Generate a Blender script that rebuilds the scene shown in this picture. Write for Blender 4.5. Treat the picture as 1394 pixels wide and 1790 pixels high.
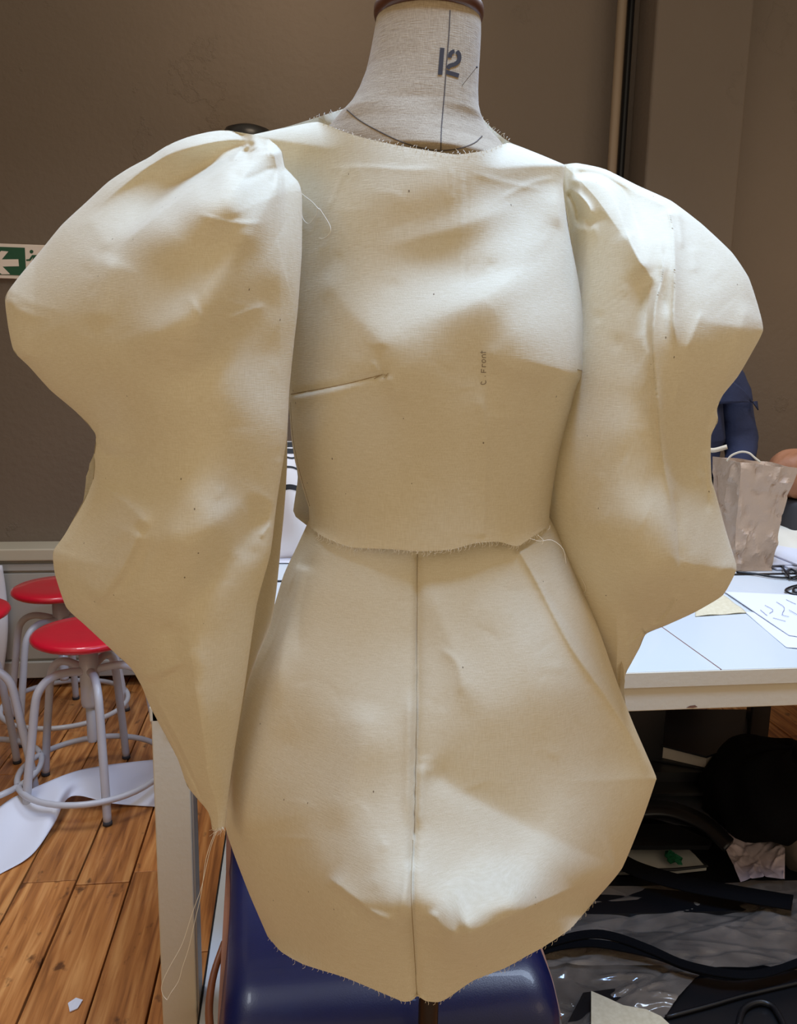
import bpy, bmesh, math, random
import numpy as np
from mathutils import Vector, Matrix
from mathutils.bvhtree import BVHTree
random.seed(7); rng = np.random.default_rng(7)
for o in list(bpy.data.objects): bpy.data.objects.remove(o)
S = bpy.context.scene

# ------------------------------------------------------------------ camera
F = 1405.0; YAW, PIT, ROL = [math.radians(a) for a in (7.4, 10.3, 1.1)]
CP = np.array([0, 0, 1.35])
HD = np.array([math.sin(YAW), math.cos(YAW), 0]); R0 = np.array([math.cos(YAW), -math.sin(YAW), 0])
FW = HD*math.cos(PIT) + np.array([0, 0, -math.sin(PIT)]); U0 = np.cross(R0, FW)
RT = R0*math.cos(ROL) + U0*math.sin(ROL); UP = -R0*math.sin(ROL) + U0*math.cos(ROL)
cd = bpy.data.cameras.new('camera'); cam = bpy.data.objects.new('camera', cd); S.collection.objects.link(cam)
cd.sensor_fit = 'HORIZONTAL'; cd.sensor_width = 36; cd.lens = F/1394*36; cd.clip_start = 0.02; cd.clip_end = 60
cam.matrix_world = Matrix(((RT[0], UP[0], -FW[0], 0), (RT[1], UP[1], -FW[1], 0), (RT[2], UP[2], -FW[2], 1.35), (0, 0, 0, 1)))
S.camera = cam
# ------------------------------------------------------------------ world, lamps, exposure
w = bpy.data.worlds.new('world'); S.world = w; w.use_nodes = True
w.node_tree.nodes['Background'].inputs[0].default_value = (1.0, 0.84, 0.64, 1)
w.node_tree.nodes['Background'].inputs[1].default_value = 0.43
def area(name, loc, target, sx, sy, power, col, spread=180):
    l = bpy.data.lights.new(name, 'AREA'); l.shape = 'RECTANGLE'; l.size = sx; l.size_y = sy; l.energy = power; l.color = col
    l.spread = math.radians(spread)
    o = bpy.data.objects.new(name, l); S.collection.objects.link(o); o.location = loc
    o.rotation_euler = (Vector(target)-Vector(loc)).to_track_quat('-Z', 'Y').to_euler(); return o
area('ceiling_panel_light', (0.35, 0.62, 2.75), (0.2, 0.85, 0), 0.9, 0.25, 22, (0.36, 0.57, 1.0), 120)
area('ceiling_panel_light', (1.3, 2.0, 2.85), (1.1, 1.8, 0), 1.2, 0.5, 22, (0.64, 0.78, 1.0), 120)
area('ceiling_panel_light', (-0.9, 2.0, 2.85), (-0.7, 2.0, 0), 0.8, 0.4, 9, (0.85, 0.92, 1.0), 120)
area('warm_fill_light', (-1.3, -0.5, 1.9), (0.1, 0.9, 0.9), 0.9, 0.9, 5, (1.0, 0.78, 0.52))
area('warm_fill_light', (1.6, -0.4, 1.7), (0.3, 0.9, 0.8), 0.8, 0.8, 3, (1.0, 0.80, 0.58))
area('warm_fill_light', (2.9, 1.9, 2.0), (2.4, 3.4, 1.5), 0.6, 0.6, 5, (1.0, 0.78, 0.58), 140)  # added fill, lightens the right part of the back wall
area('warm_fill_light', (0.1, 2.5, 3.2), (0.0, 3.4, 2.4), 0.5, 0.2, 2.5, (1.0, 0.80, 0.60), 120)  # added fill, makes the pool of light high on the back wall
S.view_settings.view_transform = 'Standard'; S.view_settings.look = 'None'; S.view_settings.gamma = 1
S.view_settings.use_curve_mapping = False; S.view_settings.exposure = 0.0

# ------------------------------------------------------------------ pixel helpers (points of the place at a chosen real depth)
def ray(x, y): return FW + RT*((x-697)/F) - UP*((y-895)/F)
def az(x, y, z): d = ray(x, y); return CP + d*((z-CP[2])/d[2])
def ay(x, y, Y): d = ray(x, y); return CP + d*(Y/d[1])
def ah(x, y, h): d = ray(x, y); return CP + d*(h/(d@HD))
def ah_arr(x, y, h):
    d = FW[None] + RT[None]*((x-697)/F)[:, None] - UP[None]*((y-895)/F)[:, None]
    return CP[None] + d*(h/(d@HD))[:, None]

# ------------------------------------------------------------------ materials
MATS = {}
def srgb(r, g, b):
    f = lambda c: (c/255/12.92) if c/255 <= .04045 else ((c/255+.055)/1.055)**2.4
    return (f(r), f(g), f(b), 1)
def mat(name, col, rough=.6, metal=0, noise=0.0, nscale=8, bump=0.0, bscale=60, col2=None, coat=0, alpha=1, trans=0, spec=.5):
    m = bpy.data.materials.new(name); m.use_nodes = True; nt = m.node_tree; b = nt.nodes['Principled BSDF']
    b.inputs['Roughness'].default_value = rough; b.inputs['Metallic'].default_value = metal
    b.inputs['Base Color'].default_value = col; b.inputs['Coat Weight'].default_value = coat
    b.inputs['Alpha'].default_value = alpha; b.inputs['Transmission Weight'].default_value = trans
    b.inputs['Specular IOR Level'].default_value = spec
    tc = nt.nodes.new('ShaderNodeTexCoord')
    if noise or col2:
        n = nt.nodes.new('ShaderNodeTexNoise'); n.inputs['Scale'].default_value = nscale; n.inputs['Detail'].default_value = 6
        nt.links.new(tc.outputs['Object'], n.inputs['Vector'])
        mx = nt.nodes.new('ShaderNodeMix'); mx.data_type = 'RGBA'
        c2 = col2 or tuple(c*(1-noise) for c in col[:3])+(1,)
        mx.inputs['A'].default_value = col; mx.inputs['B'].default_value = c2
        nt.links.new(n.outputs['Fac'], mx.inputs['Factor']); nt.links.new(mx.outputs['Result'], b.inputs['Base Color'])
    if bump:
        n2 = nt.nodes.new('ShaderNodeTexNoise'); n2.inputs['Scale'].default_value = bscale; n2.inputs['Detail'].default_value = 5
        nt.links.new(tc.outputs['Object'], n2.inputs['Vector'])
        bp = nt.nodes.new('ShaderNodeBump'); bp.inputs['Strength'].default_value = bump; bp.inputs['Distance'].default_value = .01
        nt.links.new(n2.outputs['Fac'], bp.inputs['Height']); nt.links.new(bp.outputs['Normal'], b.inputs['Normal'])
    MATS[name] = m; return m

def cloth_mat(name, base, dark, trans=.22, fleck=True, weave=.35):
    m = bpy.data.materials.new(name); m.use_nodes = True; nt = m.node_tree; N = nt.nodes; L = nt.links
    b = N['Principled BSDF']; out = N['Material Output']; b.inputs['Roughness'].default_value = .92
    b.inputs['Specular IOR Level'].default_value = .25; b.inputs['Sheen Weight'].default_value = .15
    tc = N.new('ShaderNodeTexCoord')
    def stretch(sx, sy, sz, detail=3):
        mp = N.new('ShaderNodeMapping'); mp.inputs['Scale'].default_value = (sx, sy, sz); L.new(tc.outputs['Object'], mp.inputs['Vector'])
        n = N.new('ShaderNodeTexNoise'); n.inputs['Scale'].default_value = 1; n.inputs['Detail'].default_value = detail
        L.new(mp.outputs['Vector'], n.inputs['Vector']); return n
    warp = stretch(1300, 1300, 90); weft = stretch(110, 110, 1300); big = stretch(14, 14, 14)
    ad = N.new('ShaderNodeMath'); ad.operation = 'ADD'; L.new(warp.outputs['Fac'], ad.inputs[0]); L.new(weft.outputs['Fac'], ad.inputs[1])
    rmp = N.new('ShaderNodeMapRange'); rmp.inputs['From Min'].default_value = .7; rmp.inputs['From Max'].default_value = 1.35
    L.new(ad.outputs[0], rmp.inputs['Value'])
    mx = N.new('ShaderNodeMix'); mx.data_type = 'RGBA'; mx.inputs['A'].default_value = dark; mx.inputs['B'].default_value = base
    L.new(rmp.outputs['Result'], mx.inputs['Factor']); colout = mx.outputs['Result']
    if fleck:
        v = N.new('ShaderNodeTexVoronoi'); v.inputs['Scale'].default_value = 75
        mp = N.new('ShaderNodeMapping'); mp.inputs['Scale'].default_value = (1, 1, .6); L.new(tc.outputs['Object'], mp.inputs['Vector']); L.new(mp.outputs['Vector'], v.inputs['Vector'])
        sp = N.new('ShaderNodeSeparateColor'); L.new(v.outputs['Color'], sp.inputs['Color'])
        lt = N.new('ShaderNodeMath'); lt.operation = 'LESS_THAN'; lt.inputs[1].default_value = .055; L.new(v.outputs['Distance'], lt.inputs[0])
        gt = N.new('ShaderNodeMath'); gt.operation = 'GREATER_THAN'; gt.inputs[1].default_value = .80; L.new(sp.outputs[0], gt.inputs[0])
        ml = N.new('ShaderNodeMath'); ml.operation = 'MULTIPLY'; L.new(lt.outputs[0], ml.inputs[0]); L.new(gt.outputs[0], ml.inputs[1])
        m2 = N.new('ShaderNodeMath'); m2.operation = 'MULTIPLY'; m2.inputs[1].default_value = .75; L.new(ml.outputs[0], m2.inputs[0])
        mx2 = N.new('ShaderNodeMix'); mx2.data_type = 'RGBA'; L.new(m2.outputs[0], mx2.inputs['Factor'])
        L.new(colout, mx2.inputs['A']); mx2.inputs['B'].default_value = srgb(95, 70, 40); colout = mx2.outputs['Result']
    L.new(colout, b.inputs['Base Color'])
    bp = N.new('ShaderNodeBump'); bp.inputs['Strength'].default_value = weave; bp.inputs['Distance'].default_value = .0006
    L.new(ad.outputs[0], bp.inputs['Height']); 
    bp2 = N.new('ShaderNodeBump'); bp2.inputs['Strength'].default_value = .25; bp2.inputs['Distance'].default_value = .004
    L.new(big.outputs['Fac'], bp2.inputs['Height']); L.new(bp.outputs['Normal'], bp2.inputs['Normal']); L.new(bp2.outputs['Normal'], b.inputs['Normal'])
    if trans:
        tl = N.new('ShaderNodeBsdfTranslucent'); L.new(colout, tl.inputs['Color'])
        ms = N.new('ShaderNodeMixShader'); ms.inputs['Fac'].default_value = trans
        L.new(b.outputs[0], ms.inputs[1]); L.new(tl.outputs[0], ms.inputs[2]); L.new(ms.outputs[0], out.inputs['Surface'])
    MATS[name] = m; return m

M_CAL = cloth_mat('calico', srgb(238, 226, 197), srgb(224, 209, 174))
M_CALD = cloth_mat('calico_scrap', srgb(226, 214, 184), srgb(205, 190, 155), trans=0)
M_LIN = cloth_mat('linen', srgb(184, 164, 134), srgb(152, 132, 104), trans=0, fleck=False, weave=.6)
M_THREAD = mat('thread', srgb(232, 220, 195), .9)
M_SEAM = mat('seam_shadow_stitch', srgb(160, 136, 98), .9)
M_SEAMD = mat('dark_seam_cord', srgb(84, 72, 60), .9)
M_INK = mat('stencil_ink', srgb(58, 50, 46), .9, noise=.25, nscale=300)
M_PENCIL = mat('pencil', srgb(128, 112, 92), .9)
M_WOODCAP = mat('dark_varnished_wood', srgb(92, 52, 34), .35, noise=.4, nscale=40, coat=.3)
M_STEEL = mat('steel', srgb(120, 112, 102), .35, 1)
M_POLE = mat('dark_pole', srgb(48, 34, 26), .35, .6)
M_RED = mat('red_lacquer', srgb(206, 16, 44), .28, noise=.12, nscale=30, coat=.4)
M_TUBE = mat('grey_tube_paint', srgb(196, 194, 198), .38, noise=.12, nscale=20, coat=.2)
M_CREAM = mat('cream_table_paint', srgb(214, 204, 180), .5, noise=.08, nscale=9, bump=.08, bscale=90)
M_SHADEGREY = mat('leg_side_shade', srgb(150, 142, 132), .5)  # grey tone standing for the shaded side of a leg
M_TOP = mat('white_laminate', srgb(216, 220, 222), .32, noise=.05, nscale=5, coat=.3)
M_SEAMBROWN = mat('brown_board_edge', srgb(120, 84, 66), .8)
M_BLACK = mat('black_plastic', srgb(22, 22, 24), .35, noise=.3, nscale=25)
M_BLACKCLOTH = mat('black_cloth', srgb(15, 15, 17), .95, noise=.3, nscale=14, bump=.3, bscale=30, spec=.1)
M_PANEL = mat('white_panel_paint', srgb(176, 172, 164), .5, noise=.08, nscale=5)
M_PANELT = mat('panel_top_cream', srgb(196, 186, 164), .5, noise=.1, nscale=5)
M_PAPER = mat('white_paper', srgb(226, 226, 234), .7, noise=.04, nscale=6)
M_PAPERC = mat('cream_pages', srgb(190, 180, 165), .8, noise=.15, nscale=60)
M_KRAFT = mat('grey_brown_kraft_paper', srgb(192, 164, 138), .45, noise=.15, nscale=12, bump=.9, bscale=16)
M_NAVY = mat('navy_fabric', srgb(40, 46, 74), .85, noise=.25, nscale=12, bump=.3, bscale=40)
M_SKIN = mat('skin', srgb(205, 160, 135), .6)
M_HAIR = mat('brown_hair', srgb(60, 42, 32), .6, noise=.3, nscale=80)
M_BROWNBAG = mat('tan_leather', srgb(165, 108, 72), .6, noise=.25, nscale=15, bump=.2, bscale=60)
M_GREY = mat('dark_grey_fabric', srgb(62, 60, 62), .9, noise=.2)
M_BLUE = mat('navy_vinyl', srgb(11, 22, 76), .36, noise=.25, nscale=60, bump=.06, bscale=500, coat=.15)
M_PLY = mat('brown_plywood', srgb(140, 84, 52), .45, noise=.35, nscale=30)
M_GREEN = mat('sign_green', srgb(18, 78, 50), .5)
M_GREENS = mat('green_scrap', srgb(8, 92, 56), .7)
M_SIGNW = mat('sign_white', srgb(232, 218, 206), .6)
M_SUB = mat('dark_subfloor', srgb(34, 22, 14), .9)
M_BLACKPAINT = mat('black_print', srgb(18, 18, 20), .6)
M_PIPE = mat('pipe_taupe_paint', srgb(150, 130, 108), .45, noise=.15, nscale=6)

def wall_mat():
    m = bpy.data.materials.new('taupe_plaster'); m.use_nodes = True; nt = m.node_tree; N = nt.nodes; L = nt.links
    b = N['Principled BSDF']; b.inputs['Roughness'].default_value = .62; b.inputs['Specular IOR Level'].default_value = .35
    tc = N.new('ShaderNodeTexCoord')
    n = N.new('ShaderNodeTexNoise'); n.inputs['Scale'].default_value = 1.6; n.inputs['Detail'].default_value = 5; L.new(tc.outputs['Object'], n.inputs['Vector'])
    mx = N.new('ShaderNodeMix'); mx.data_type = 'RGBA'; mx.inputs['A'].default_value = srgb(104, 92, 79); mx.inputs['B'].default_value = srgb(120, 105, 90)
    L.new(n.outputs['Fac'], mx.inputs['Factor']); L.new(mx.outputs['Result'], b.inputs['Base Color'])
    # peeling plaster: warped flakes with raised curled edges
    nw = N.new('ShaderNodeTexNoise'); nw.inputs['Scale'].default_value = 2.3; nw.inputs['Detail'].default_value = 9; nw.inputs['Roughness'].default_value = .62
    L.new(tc.outputs['Object'], nw.inputs['Vector'])
    r = N.new('ShaderNodeValToRGB'); r.color_ramp.elements[0].position = .60; r.color_ramp.elements[1].position = .622
    e = r.color_ramp.elements.new(.612); e.color = (1, 1, 1, 1); r.color_ramp.elements[-1].color = (.55, .55, .55, 1)
    L.new(nw.outputs['Fac'], r.inputs['Fac'])
    n3 = N.new('ShaderNodeTexNoise'); n3.inputs['Scale'].default_value = 40; n3.inputs['Detail'].default_value = 4; L.new(tc.outputs['Object'], n3.inputs['Vector'])
    b1 = N.new('ShaderNodeBump'); b1.inputs['Strength'].default_value = .38; b1.inputs['Distance'].default_value = .006; L.new(r.outputs['Color'], b1.inputs['Height'])
    b2 = N.new('ShaderNodeBump'); b2.inputs['Strength'].default_value = .25; b2.inputs['Distance'].default_value = .01; L.new(n3.outputs['Fac'], b2.inputs['Height'])
    L.new(b1.outputs['Normal'], b2.inputs['Normal']); L.new(b2.outputs['Normal'], b.inputs['Normal'])
    return m
M_WALL = wall_mat()
def plank_mat():
    m = bpy.data.materials.new('orange_pine_boards'); m.use_nodes = True; nt = m.node_tree; N = nt.nodes; L = nt.links
    b = N['Principled BSDF']; b.inputs['Roughness'].default_value = .42; b.inputs['Coat Weight'].default_value = .15
    tc = N.new('ShaderNodeTexCoord'); oi = N.new('ShaderNodeObjectInfo')
    ad = N.new('ShaderNodeVectorMath'); ad.operation = 'ADD'; L.new(tc.outputs['Object'], ad.inputs[0])
    sc = N.new('ShaderNodeMath'); sc.operation = 'MULTIPLY'; sc.inputs[1].default_value = 37; L.new(oi.outputs['Random'], sc.inputs[0]); L.new(sc.outputs[0], ad.inputs[1])
    mp = N.new('ShaderNodeMapping'); mp.inputs['Scale'].default_value = (42, 2.6, 20); L.new(ad.outputs[0], mp.inputs['Vector'])
    n = N.new('ShaderNodeTexNoise'); n.inputs['Scale'].default_value = 1.4; n.inputs['Detail'].default_value = 8; n.inputs['Distortion'].default_value = .5; L.new(mp.outputs[0], n.inputs['Vector'])
    cr = N.new('ShaderNodeValToRGB'); els = cr.color_ramp.elements
    els[0].position = .3; els[0].color = srgb(136, 80, 36); els[1].position = .72; els[1].color = srgb(224, 160, 94)
    e = els.new(.5); e.color = srgb(190, 122, 62); L.new(n.outputs['Fac'], cr.inputs['Fac'])
    v = N.new('ShaderNodeTexNoise'); v.inputs['Scale'].default_value = 22; v.inputs['Detail'].default_value = 6
    mpv = N.new('ShaderNodeMapping'); mpv.inputs['Scale'].default_value = (1.3, .8, 1); L.new(ad.outputs[0], mpv.inputs['Vector']); L.new(mpv.outputs[0], v.inputs['Vector'])
    vr = N.new('ShaderNodeValToRGB'); vr.color_ramp.elements[0].position = .63; vr.color_ramp.elements[1].position = .72; L.new(v.outputs['Fac'], vr.inputs['Fac'])
    mx = N.new('ShaderNodeMix'); mx.data_type = 'RGBA'; mx.inputs['B'].default_value = srgb(74, 40, 18); L.new(cr.outputs['Color'], mx.inputs['A'])
    sm = N.new('ShaderNodeMath'); sm.operation = 'MULTIPLY'; sm.inputs[1].default_value = .8; L.new(vr.outputs['Color'], sm.inputs[0]); L.new(sm.outputs[0], mx.inputs['Factor'])
    hs = N.new('ShaderNodeHueSaturation'); hv = N.new('ShaderNodeMapRange'); hv.inputs['To Min'].default_value = .82; hv.inputs['To Max'].default_value = 1.12
    L.new(oi.outputs['Random'], hv.inputs['Value']); L.new(hv.outputs['Result'], hs.inputs['Value']); L.new(mx.outputs['Result'], hs.inputs['Color']); L.new(hs.outputs['Color'], b.inputs['Base Color'])
    bp = N.new('ShaderNodeBump'); bp.inputs['Strength'].default_value = .2; bp.inputs['Distance'].default_value = .004; L.new(n.outputs['Fac'], bp.inputs['Height']); L.new(bp.outputs['Normal'], b.inputs['Normal'])
    return m
M_PLANK = plank_mat()
def film_mat(name, tint, opac, rough=.12):
    m = bpy.data.materials.new(name); m.use_nodes = True; nt = m.node_tree; N = nt.nodes; L = nt.links
    b = N['Principled BSDF']; b.inputs['Base Color'].default_value = tint; b.inputs['Roughness'].default_value = rough; b.inputs['Specular IOR Level'].default_value = .9
    b.inputs['Coat Weight'].default_value = .6; b.inputs['Coat Roughness'].default_value = .05
    t = N.new('ShaderNodeBsdfTransparent'); ms = N.new('ShaderNodeMixShader')
    n = N.new('ShaderNodeTexNoise'); n.inputs['Scale'].default_value = 14; n.inputs['Detail'].default_value = 5; tc = N.new('ShaderNodeTexCoord'); L.new(tc.outputs['Object'], n.inputs['Vector'])
    mr = N.new('ShaderNodeMapRange'); mr.inputs['From Min'].default_value = .3; mr.inputs['From Max'].default_value = .7; mr.inputs['To Min'].default_value = opac*.6; mr.inputs['To Max'].default_value = min(1, opac*1.35)
    L.new(n.outputs['Fac'], mr.inputs['Value']); L.new(mr.outputs['Result'], ms.inputs['Fac'])
    L.new(t.outputs[0], ms.inputs[1]); L.new(b.outputs[0], ms.inputs[2]); L.new(ms.outputs[0], N['Material Output'].inputs['Surface'])
    return m
M_FILM = film_mat('clear_polythene', srgb(158, 144, 128), .46)
M_FILM2 = film_mat('clear_sleeve_plastic', srgb(100, 100, 105), .25)
M_FILMP = film_mat('pinkish_polythene', srgb(225, 205, 205), .92, .2)

# ------------------------------------------------------------------ object helpers
def link(name, V, Fc, m, parent=None, smooth=True):
    me = bpy.data.meshes.new(name); me.from_pydata([tuple(map(float, v)) for v in V], [], [tuple(f) for f in Fc]); me.update()
    if smooth: me.polygons.foreach_set('use_smooth', [True]*len(me.polygons))
    if m: me.materials.append(m)
    o = bpy.data.objects.new(name, me); S.collection.objects.link(o)
    if parent is not None:
        o.parent = parent; o.matrix_parent_inverse = Matrix.Translation(-wloc(parent))
    return o
def wloc(o):
    p = Vector(o.location)
    while o.parent:
        p = p + o.matrix_parent_inverse.translation; o = o.parent; p = p + Vector(o.location)
    return p
def meta(o, label=None, cat=None, group=None, kind=None):
    if label: o['label'] = label
    if cat: o['category'] = cat
    if group: o['group'] = group
    if kind: o['kind'] = kind
    return o
def thing(name, label, cat, loc, group=None):
    o = bpy.data.objects.new(name, None); S.collection.objects.link(o); o.location = loc; o.empty_display_size = .05
    return meta(o, label, cat, group)
def rebase(o):
    V = np.array([v.co for v in o.data.vertices]); c = (V.min(0)+V.max(0))/2; c[2] = V[:, 2].min()
    o.data.transform(Matrix.Translation(-Vector(c))); o.location = Vector(o.location)+Vector(c); return o
class MB:
    def __init__(s): s.V = []; s.F = []
    def add(s, V, Fc): n = len(s.V); s.V += [tuple(v) for v in V]; s.F += [tuple(i+n for i in f) for f in Fc]; return s
    def box(s, x0, x1, y0, y1, z0, z1, bev=0):
        bm = bmesh.new(); bmesh.ops.create_cube(bm, size=1)
        for v in bm.verts: v.co = Vector((x0+(x1-x0)*(v.co.x+.5), y0+(y1-y0)*(v.co.y+.5), z0+(z1-z0)*(v.co.z+.5)))
        if bev: bmesh.ops.bevel(bm, geom=bm.edges[:], offset=bev, segments=3, affect='EDGES', profile=.5)
        bm.verts.index_update(); s.add([v.co for v in bm.verts], [[v.index for v in f.verts] for f in bm.faces]); bm.free(); return s
    def tube(s, pts, r, seg=10, closed=False, cap=True, sub=0):
        P = [np.array(p, float) for p in pts]
        if sub: P = smooth_line(P, sub, closed)
        n = len(P); rs = r if hasattr(r, '__len__') else [r]*n
        if len(rs) != n: rs = np.interp(np.linspace(0, 1, n), np.linspace(0, 1, len(rs)), rs)
        V = []; nrm = None
        for i in range(n):
            t = P[(i+1) % n]-P[i-1] if closed else P[min(i+1, n-1)]-P[max(i-1, 0)]
            t = t/(np.linalg.norm(t)+1e-12)
            if nrm is None:
                a = np.array([0, 0, 1.]) if abs(t[2]) < .9 else np.array([1., 0, 0]); nrm = np.cross(t, a)
            nrm = nrm-t*(nrm@t); nrm /= np.linalg.norm(nrm)+1e-12; b = np.cross(t, nrm)
            for k in range(seg):
                a = 2*math.pi*k/seg; V.append(P[i]+(nrm*math.cos(a)+b*math.sin(a))*rs[i])
        Fc = []
        for i in range(n if closed else n-1):
            for k in range(seg):
                a, b2 = i*seg+k, i*seg+(k+1) % seg; c, d = ((i+1) % n)*seg+(k+1) % seg, ((i+1) % n)*seg+k
                Fc.append((a, b2, c, d))
        if cap and not closed: Fc.append(tuple(range(seg))[::-1]); Fc.append(tuple((n-1)*seg+k for k in range(seg)))
        return s.add(V, Fc)
    def lathe(s, prof, c=(0, 0, 0), seg=40, ax=None):
        V = []; n = len(prof)
        for r, z in prof:
            for k in range(seg):
                a = 2*math.pi*k/seg; V.append((c[0]+r*math.cos(a), c[1]+r*math.sin(a), c[2]+z))
        Fc = [(i*seg+k, i*seg+(k+1) % seg, (i+1)*seg+(k+1) % seg, (i+1)*seg+k) for i in range(n-1) for k in range(seg)]
        Fc.append(tuple(range(seg))[::-1]); Fc.append(tuple((n-1)*seg+k for k in range(seg)))
        return s.add(V, Fc)
    def prism(s, pts, thick):          # closed polygon of 3D points, extruded by a vector
        n = len(pts); t = np.array(thick); P = [np.array(p, float) for p in pts]
        V = P+[p+t for p in P]; Fc = [tuple(range(n))[::-1], tuple(range(n, 2*n))]+[(i, (i+1) % n, n+(i+1) % n, n+i) for i in range(n)]
        return s.add(V, Fc)
    def build(s, name, m, parent=None, smooth=False):
        o = link(name, s.V, s.F, m, parent, smooth)
        bm = bmesh.new(); bm.from_mesh(o.data); bmesh.ops.recalc_face_normals(bm, faces=bm.faces[:]); bm.to_mesh(o.data); bm.free(); return o
def smooth_line(P, sub, closed=False):
    out = []; n = len(P)
    for i in range(n if closed else n-1):
        p1, p2 = P[i], P[(i+1) % n]
        p0 = P[i-1] if (closed or i) else p1*2-p2
        p3 = P[(i+2) % n] if (closed or i+2 < n) else p2*2-p1
        for k in range(sub):
            t = k/sub; out.append(.5*((2*p1)+(-p0+p2)*t+(2*p0-5*p1+4*p2-p3)*t*t+(-p0+3*p1-3*p2+p3)*t**3))
    if not closed: out.append(P[-1])
    return out

# ------------------------------------------------------------------ cloth sheet machinery
def resample(poly, n, smooth=True):
    P = [np.array(p, float) for p in poly]
    if smooth and len(P) > 2: P = smooth_line(P, 6)
    P = np.array(P); d = np.r_[0, np.cumsum(np.hypot(*np.diff(P, axis=0).T))]; t = np.linspace(0, d[-1], n) if np.isscalar(n) else np.array(n)*d[-1]
    return np.stack([np.interp(t, d, P[:, 0]), np.interp(t, d, P[:, 1])], 1)
def pl_dist(x, y, poly):
    """unsigned distance, signed side, arc fraction to a polyline"""
    P = np.array(poly, float); best = np.full(x.shape, 1e9); sg = np.zeros(x.shape); fr = np.zeros(x.shape)
    seg = np.hypot(*np.diff(P, axis=0).T); cum = np.r_[0, np.cumsum(seg)]
    for i in range(len(P)-1):
        a, b = P[i], P[i+1]; l = seg[i]; dx, dy = (b-a)/l
        t = np.clip((x-a[0])*dx+(y-a[1])*dy, 0, l); qx, qy = a[0]+t*dx, a[1]+t*dy; d = np.hypot(x-qx, y-qy)
        cr = dx*(y-a[1])-dy*(x-a[0]); m = d < best
        best[m] = d[m]; sg[m] = np.sign(cr[m]); fr[m] = ((cum[i]+t)/cum[-1])[m]
    return best, sg, fr
class Relief:
    def __init__(s, ctrl, c=.5):
        A = np.array(ctrl, float); s.P = A[:, :2]/100; s.c = c; n = len(A)
        K = np.sqrt(((s.P[:, None]-s.P[None])**2).sum(-1)+c*c); Q = np.c_[np.ones(n), s.P]
        M = np.block([[K, Q], [Q.T, np.zeros((3, 3))]]); s.w = np.linalg.solve(M, np.r_[A[:, 2], 0, 0, 0])
    def __call__(s, x, y):
        p = np.stack([x, y], 1)/100; K = np.sqrt(((p[:, None]-s.P[None])**2).sum(-1)+s.c**2)
        return K@s.w[:-3]+s.w[-3]+p@s.w[-2:]
def fold(x, y, pts, amp, wl, wr, k=1.3, tap=(.2, .25)):
    """crease along a pixel polyline; amp in mm towards the viewer, widths to its left / right hand side in px"""
    if len(pts) > 2: pts = [tuple(p) for p in smooth_line([np.array(p, float) for p in pts], 5)]
    d, sg, fr = pl_dist(x, y, pts); wd = np.where(sg > 0, wr, wl)
    sm = lambda t: np.clip(t, 0, 1)**2*(3-2*np.clip(t, 0, 1))
    tp = sm(fr/max(tap[0], 1e-3)+.0)*sm((1-fr)/max(tap[1], 1e-3))
    return amp*.0019*tp*np.exp(-(d/wd)**k)
def crumple(x, y, box, n, seed, amp=.7, ln=(30, 110), ang=None):
    r = np.random.default_rng(seed); out = np.zeros(x.shape)
    for i in range(n):
        cx = r.uniform(box[0], box[2]); cy = r.uniform(box[1], box[3]); a = r.uniform(0, math.pi) if ang is None else r.normal(ang, .35); l = r.uniform(*ln)
        dx, dy = math.cos(a)*l/2, math.sin(a)*l/2; b = r.normal(0, l*.08)
        m = (abs(x-cx) < l) & (abs(y-cy) < l)
        if not m.any(): continue
        out[m] += fold(x[m], y[m], [(cx-dx, cy-dy), (cx+b, cy-b), (cx+dx, cy+dy)], amp*.8*r.choice([-1, 1])*r.uniform(.4, 1.3), r.uniform(4, 9), r.uniform(8, 26), 1.2, (.5, .5))
    return out
def coons(Lc, Rc, Tc, Bc, nu, nv, edge=.5):
    s = np.linspace(0, 1, nu); s = (1-edge)*s+edge*(1-np.cos(math.pi*s))/2; t = np.linspace(0, 1, nv)
    T, B, Lr, Rr = [(resample(c, q)+resample(c, q, False))/2 for c, q in ((Tc, s), (Bc, s), (Lc, t), (Rc, t))]
    s_, t_ = s[None, :, None], t[:, None, None]
    G = (1-t_)*T[None]+t_*B[None]+(1-s_)*Lr[:, None]+s_*Rr[:, None]
    G -= (1-s_)*(1-t_)*T[0]+s_*(1-t_)*T[-1]+(1-s_)*t_*B[0]+s_*t_*B[-1]
    return G
def sheet(name, m, parent, Lc, Rc, Tc, Bc, closed, base, relief, Rad, p=.5, extra=None, nu=110, nv=150, back=False, edge=.5):
    G = coons(Lc, Rc, Tc, Bc, nu, nv, edge); x = G[..., 0].ravel(); y = G[..., 1].ravel()
    d = np.full(x.shape, 1e9)
    for c in closed:
        ks = 2.4 if len(c) == 3 else 1
        cc = [tuple(q) for q in resample(c, 80)]; d = np.minimum(d, ks*pl_dist(x, y, cc)[0])
    t = np.clip(d/Rad, 0, 1); g = (1-(1-t)**2)**p; hb = base(x, y)
    rel = relief(x, y) if callable(relief) else relief
    ex = (extra(x, y) if extra else 0)*np.clip(d/14, 0, 1)
    if back == 'ray':
        W = ah_arr(x, y, hb+rel*g+ex)
    elif back:
        W = ah_arr(x, y, hb)+HD[None]*(rel*g+ex)[:, None]
    else:
        W = ah_arr(x, y, hb-rel*g-ex)
    nu_ = nu; Fc = [(j*nu_+i, j*nu_+i+1, (j+1)*nu_+i+1, (j+1)*nu_+i) for j in range(nv-1) for i in range(nu_-1)]
    if not back: Fc = [f[::-1] for f in Fc]
    return link(name, W, Fc, m, parent)
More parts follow.
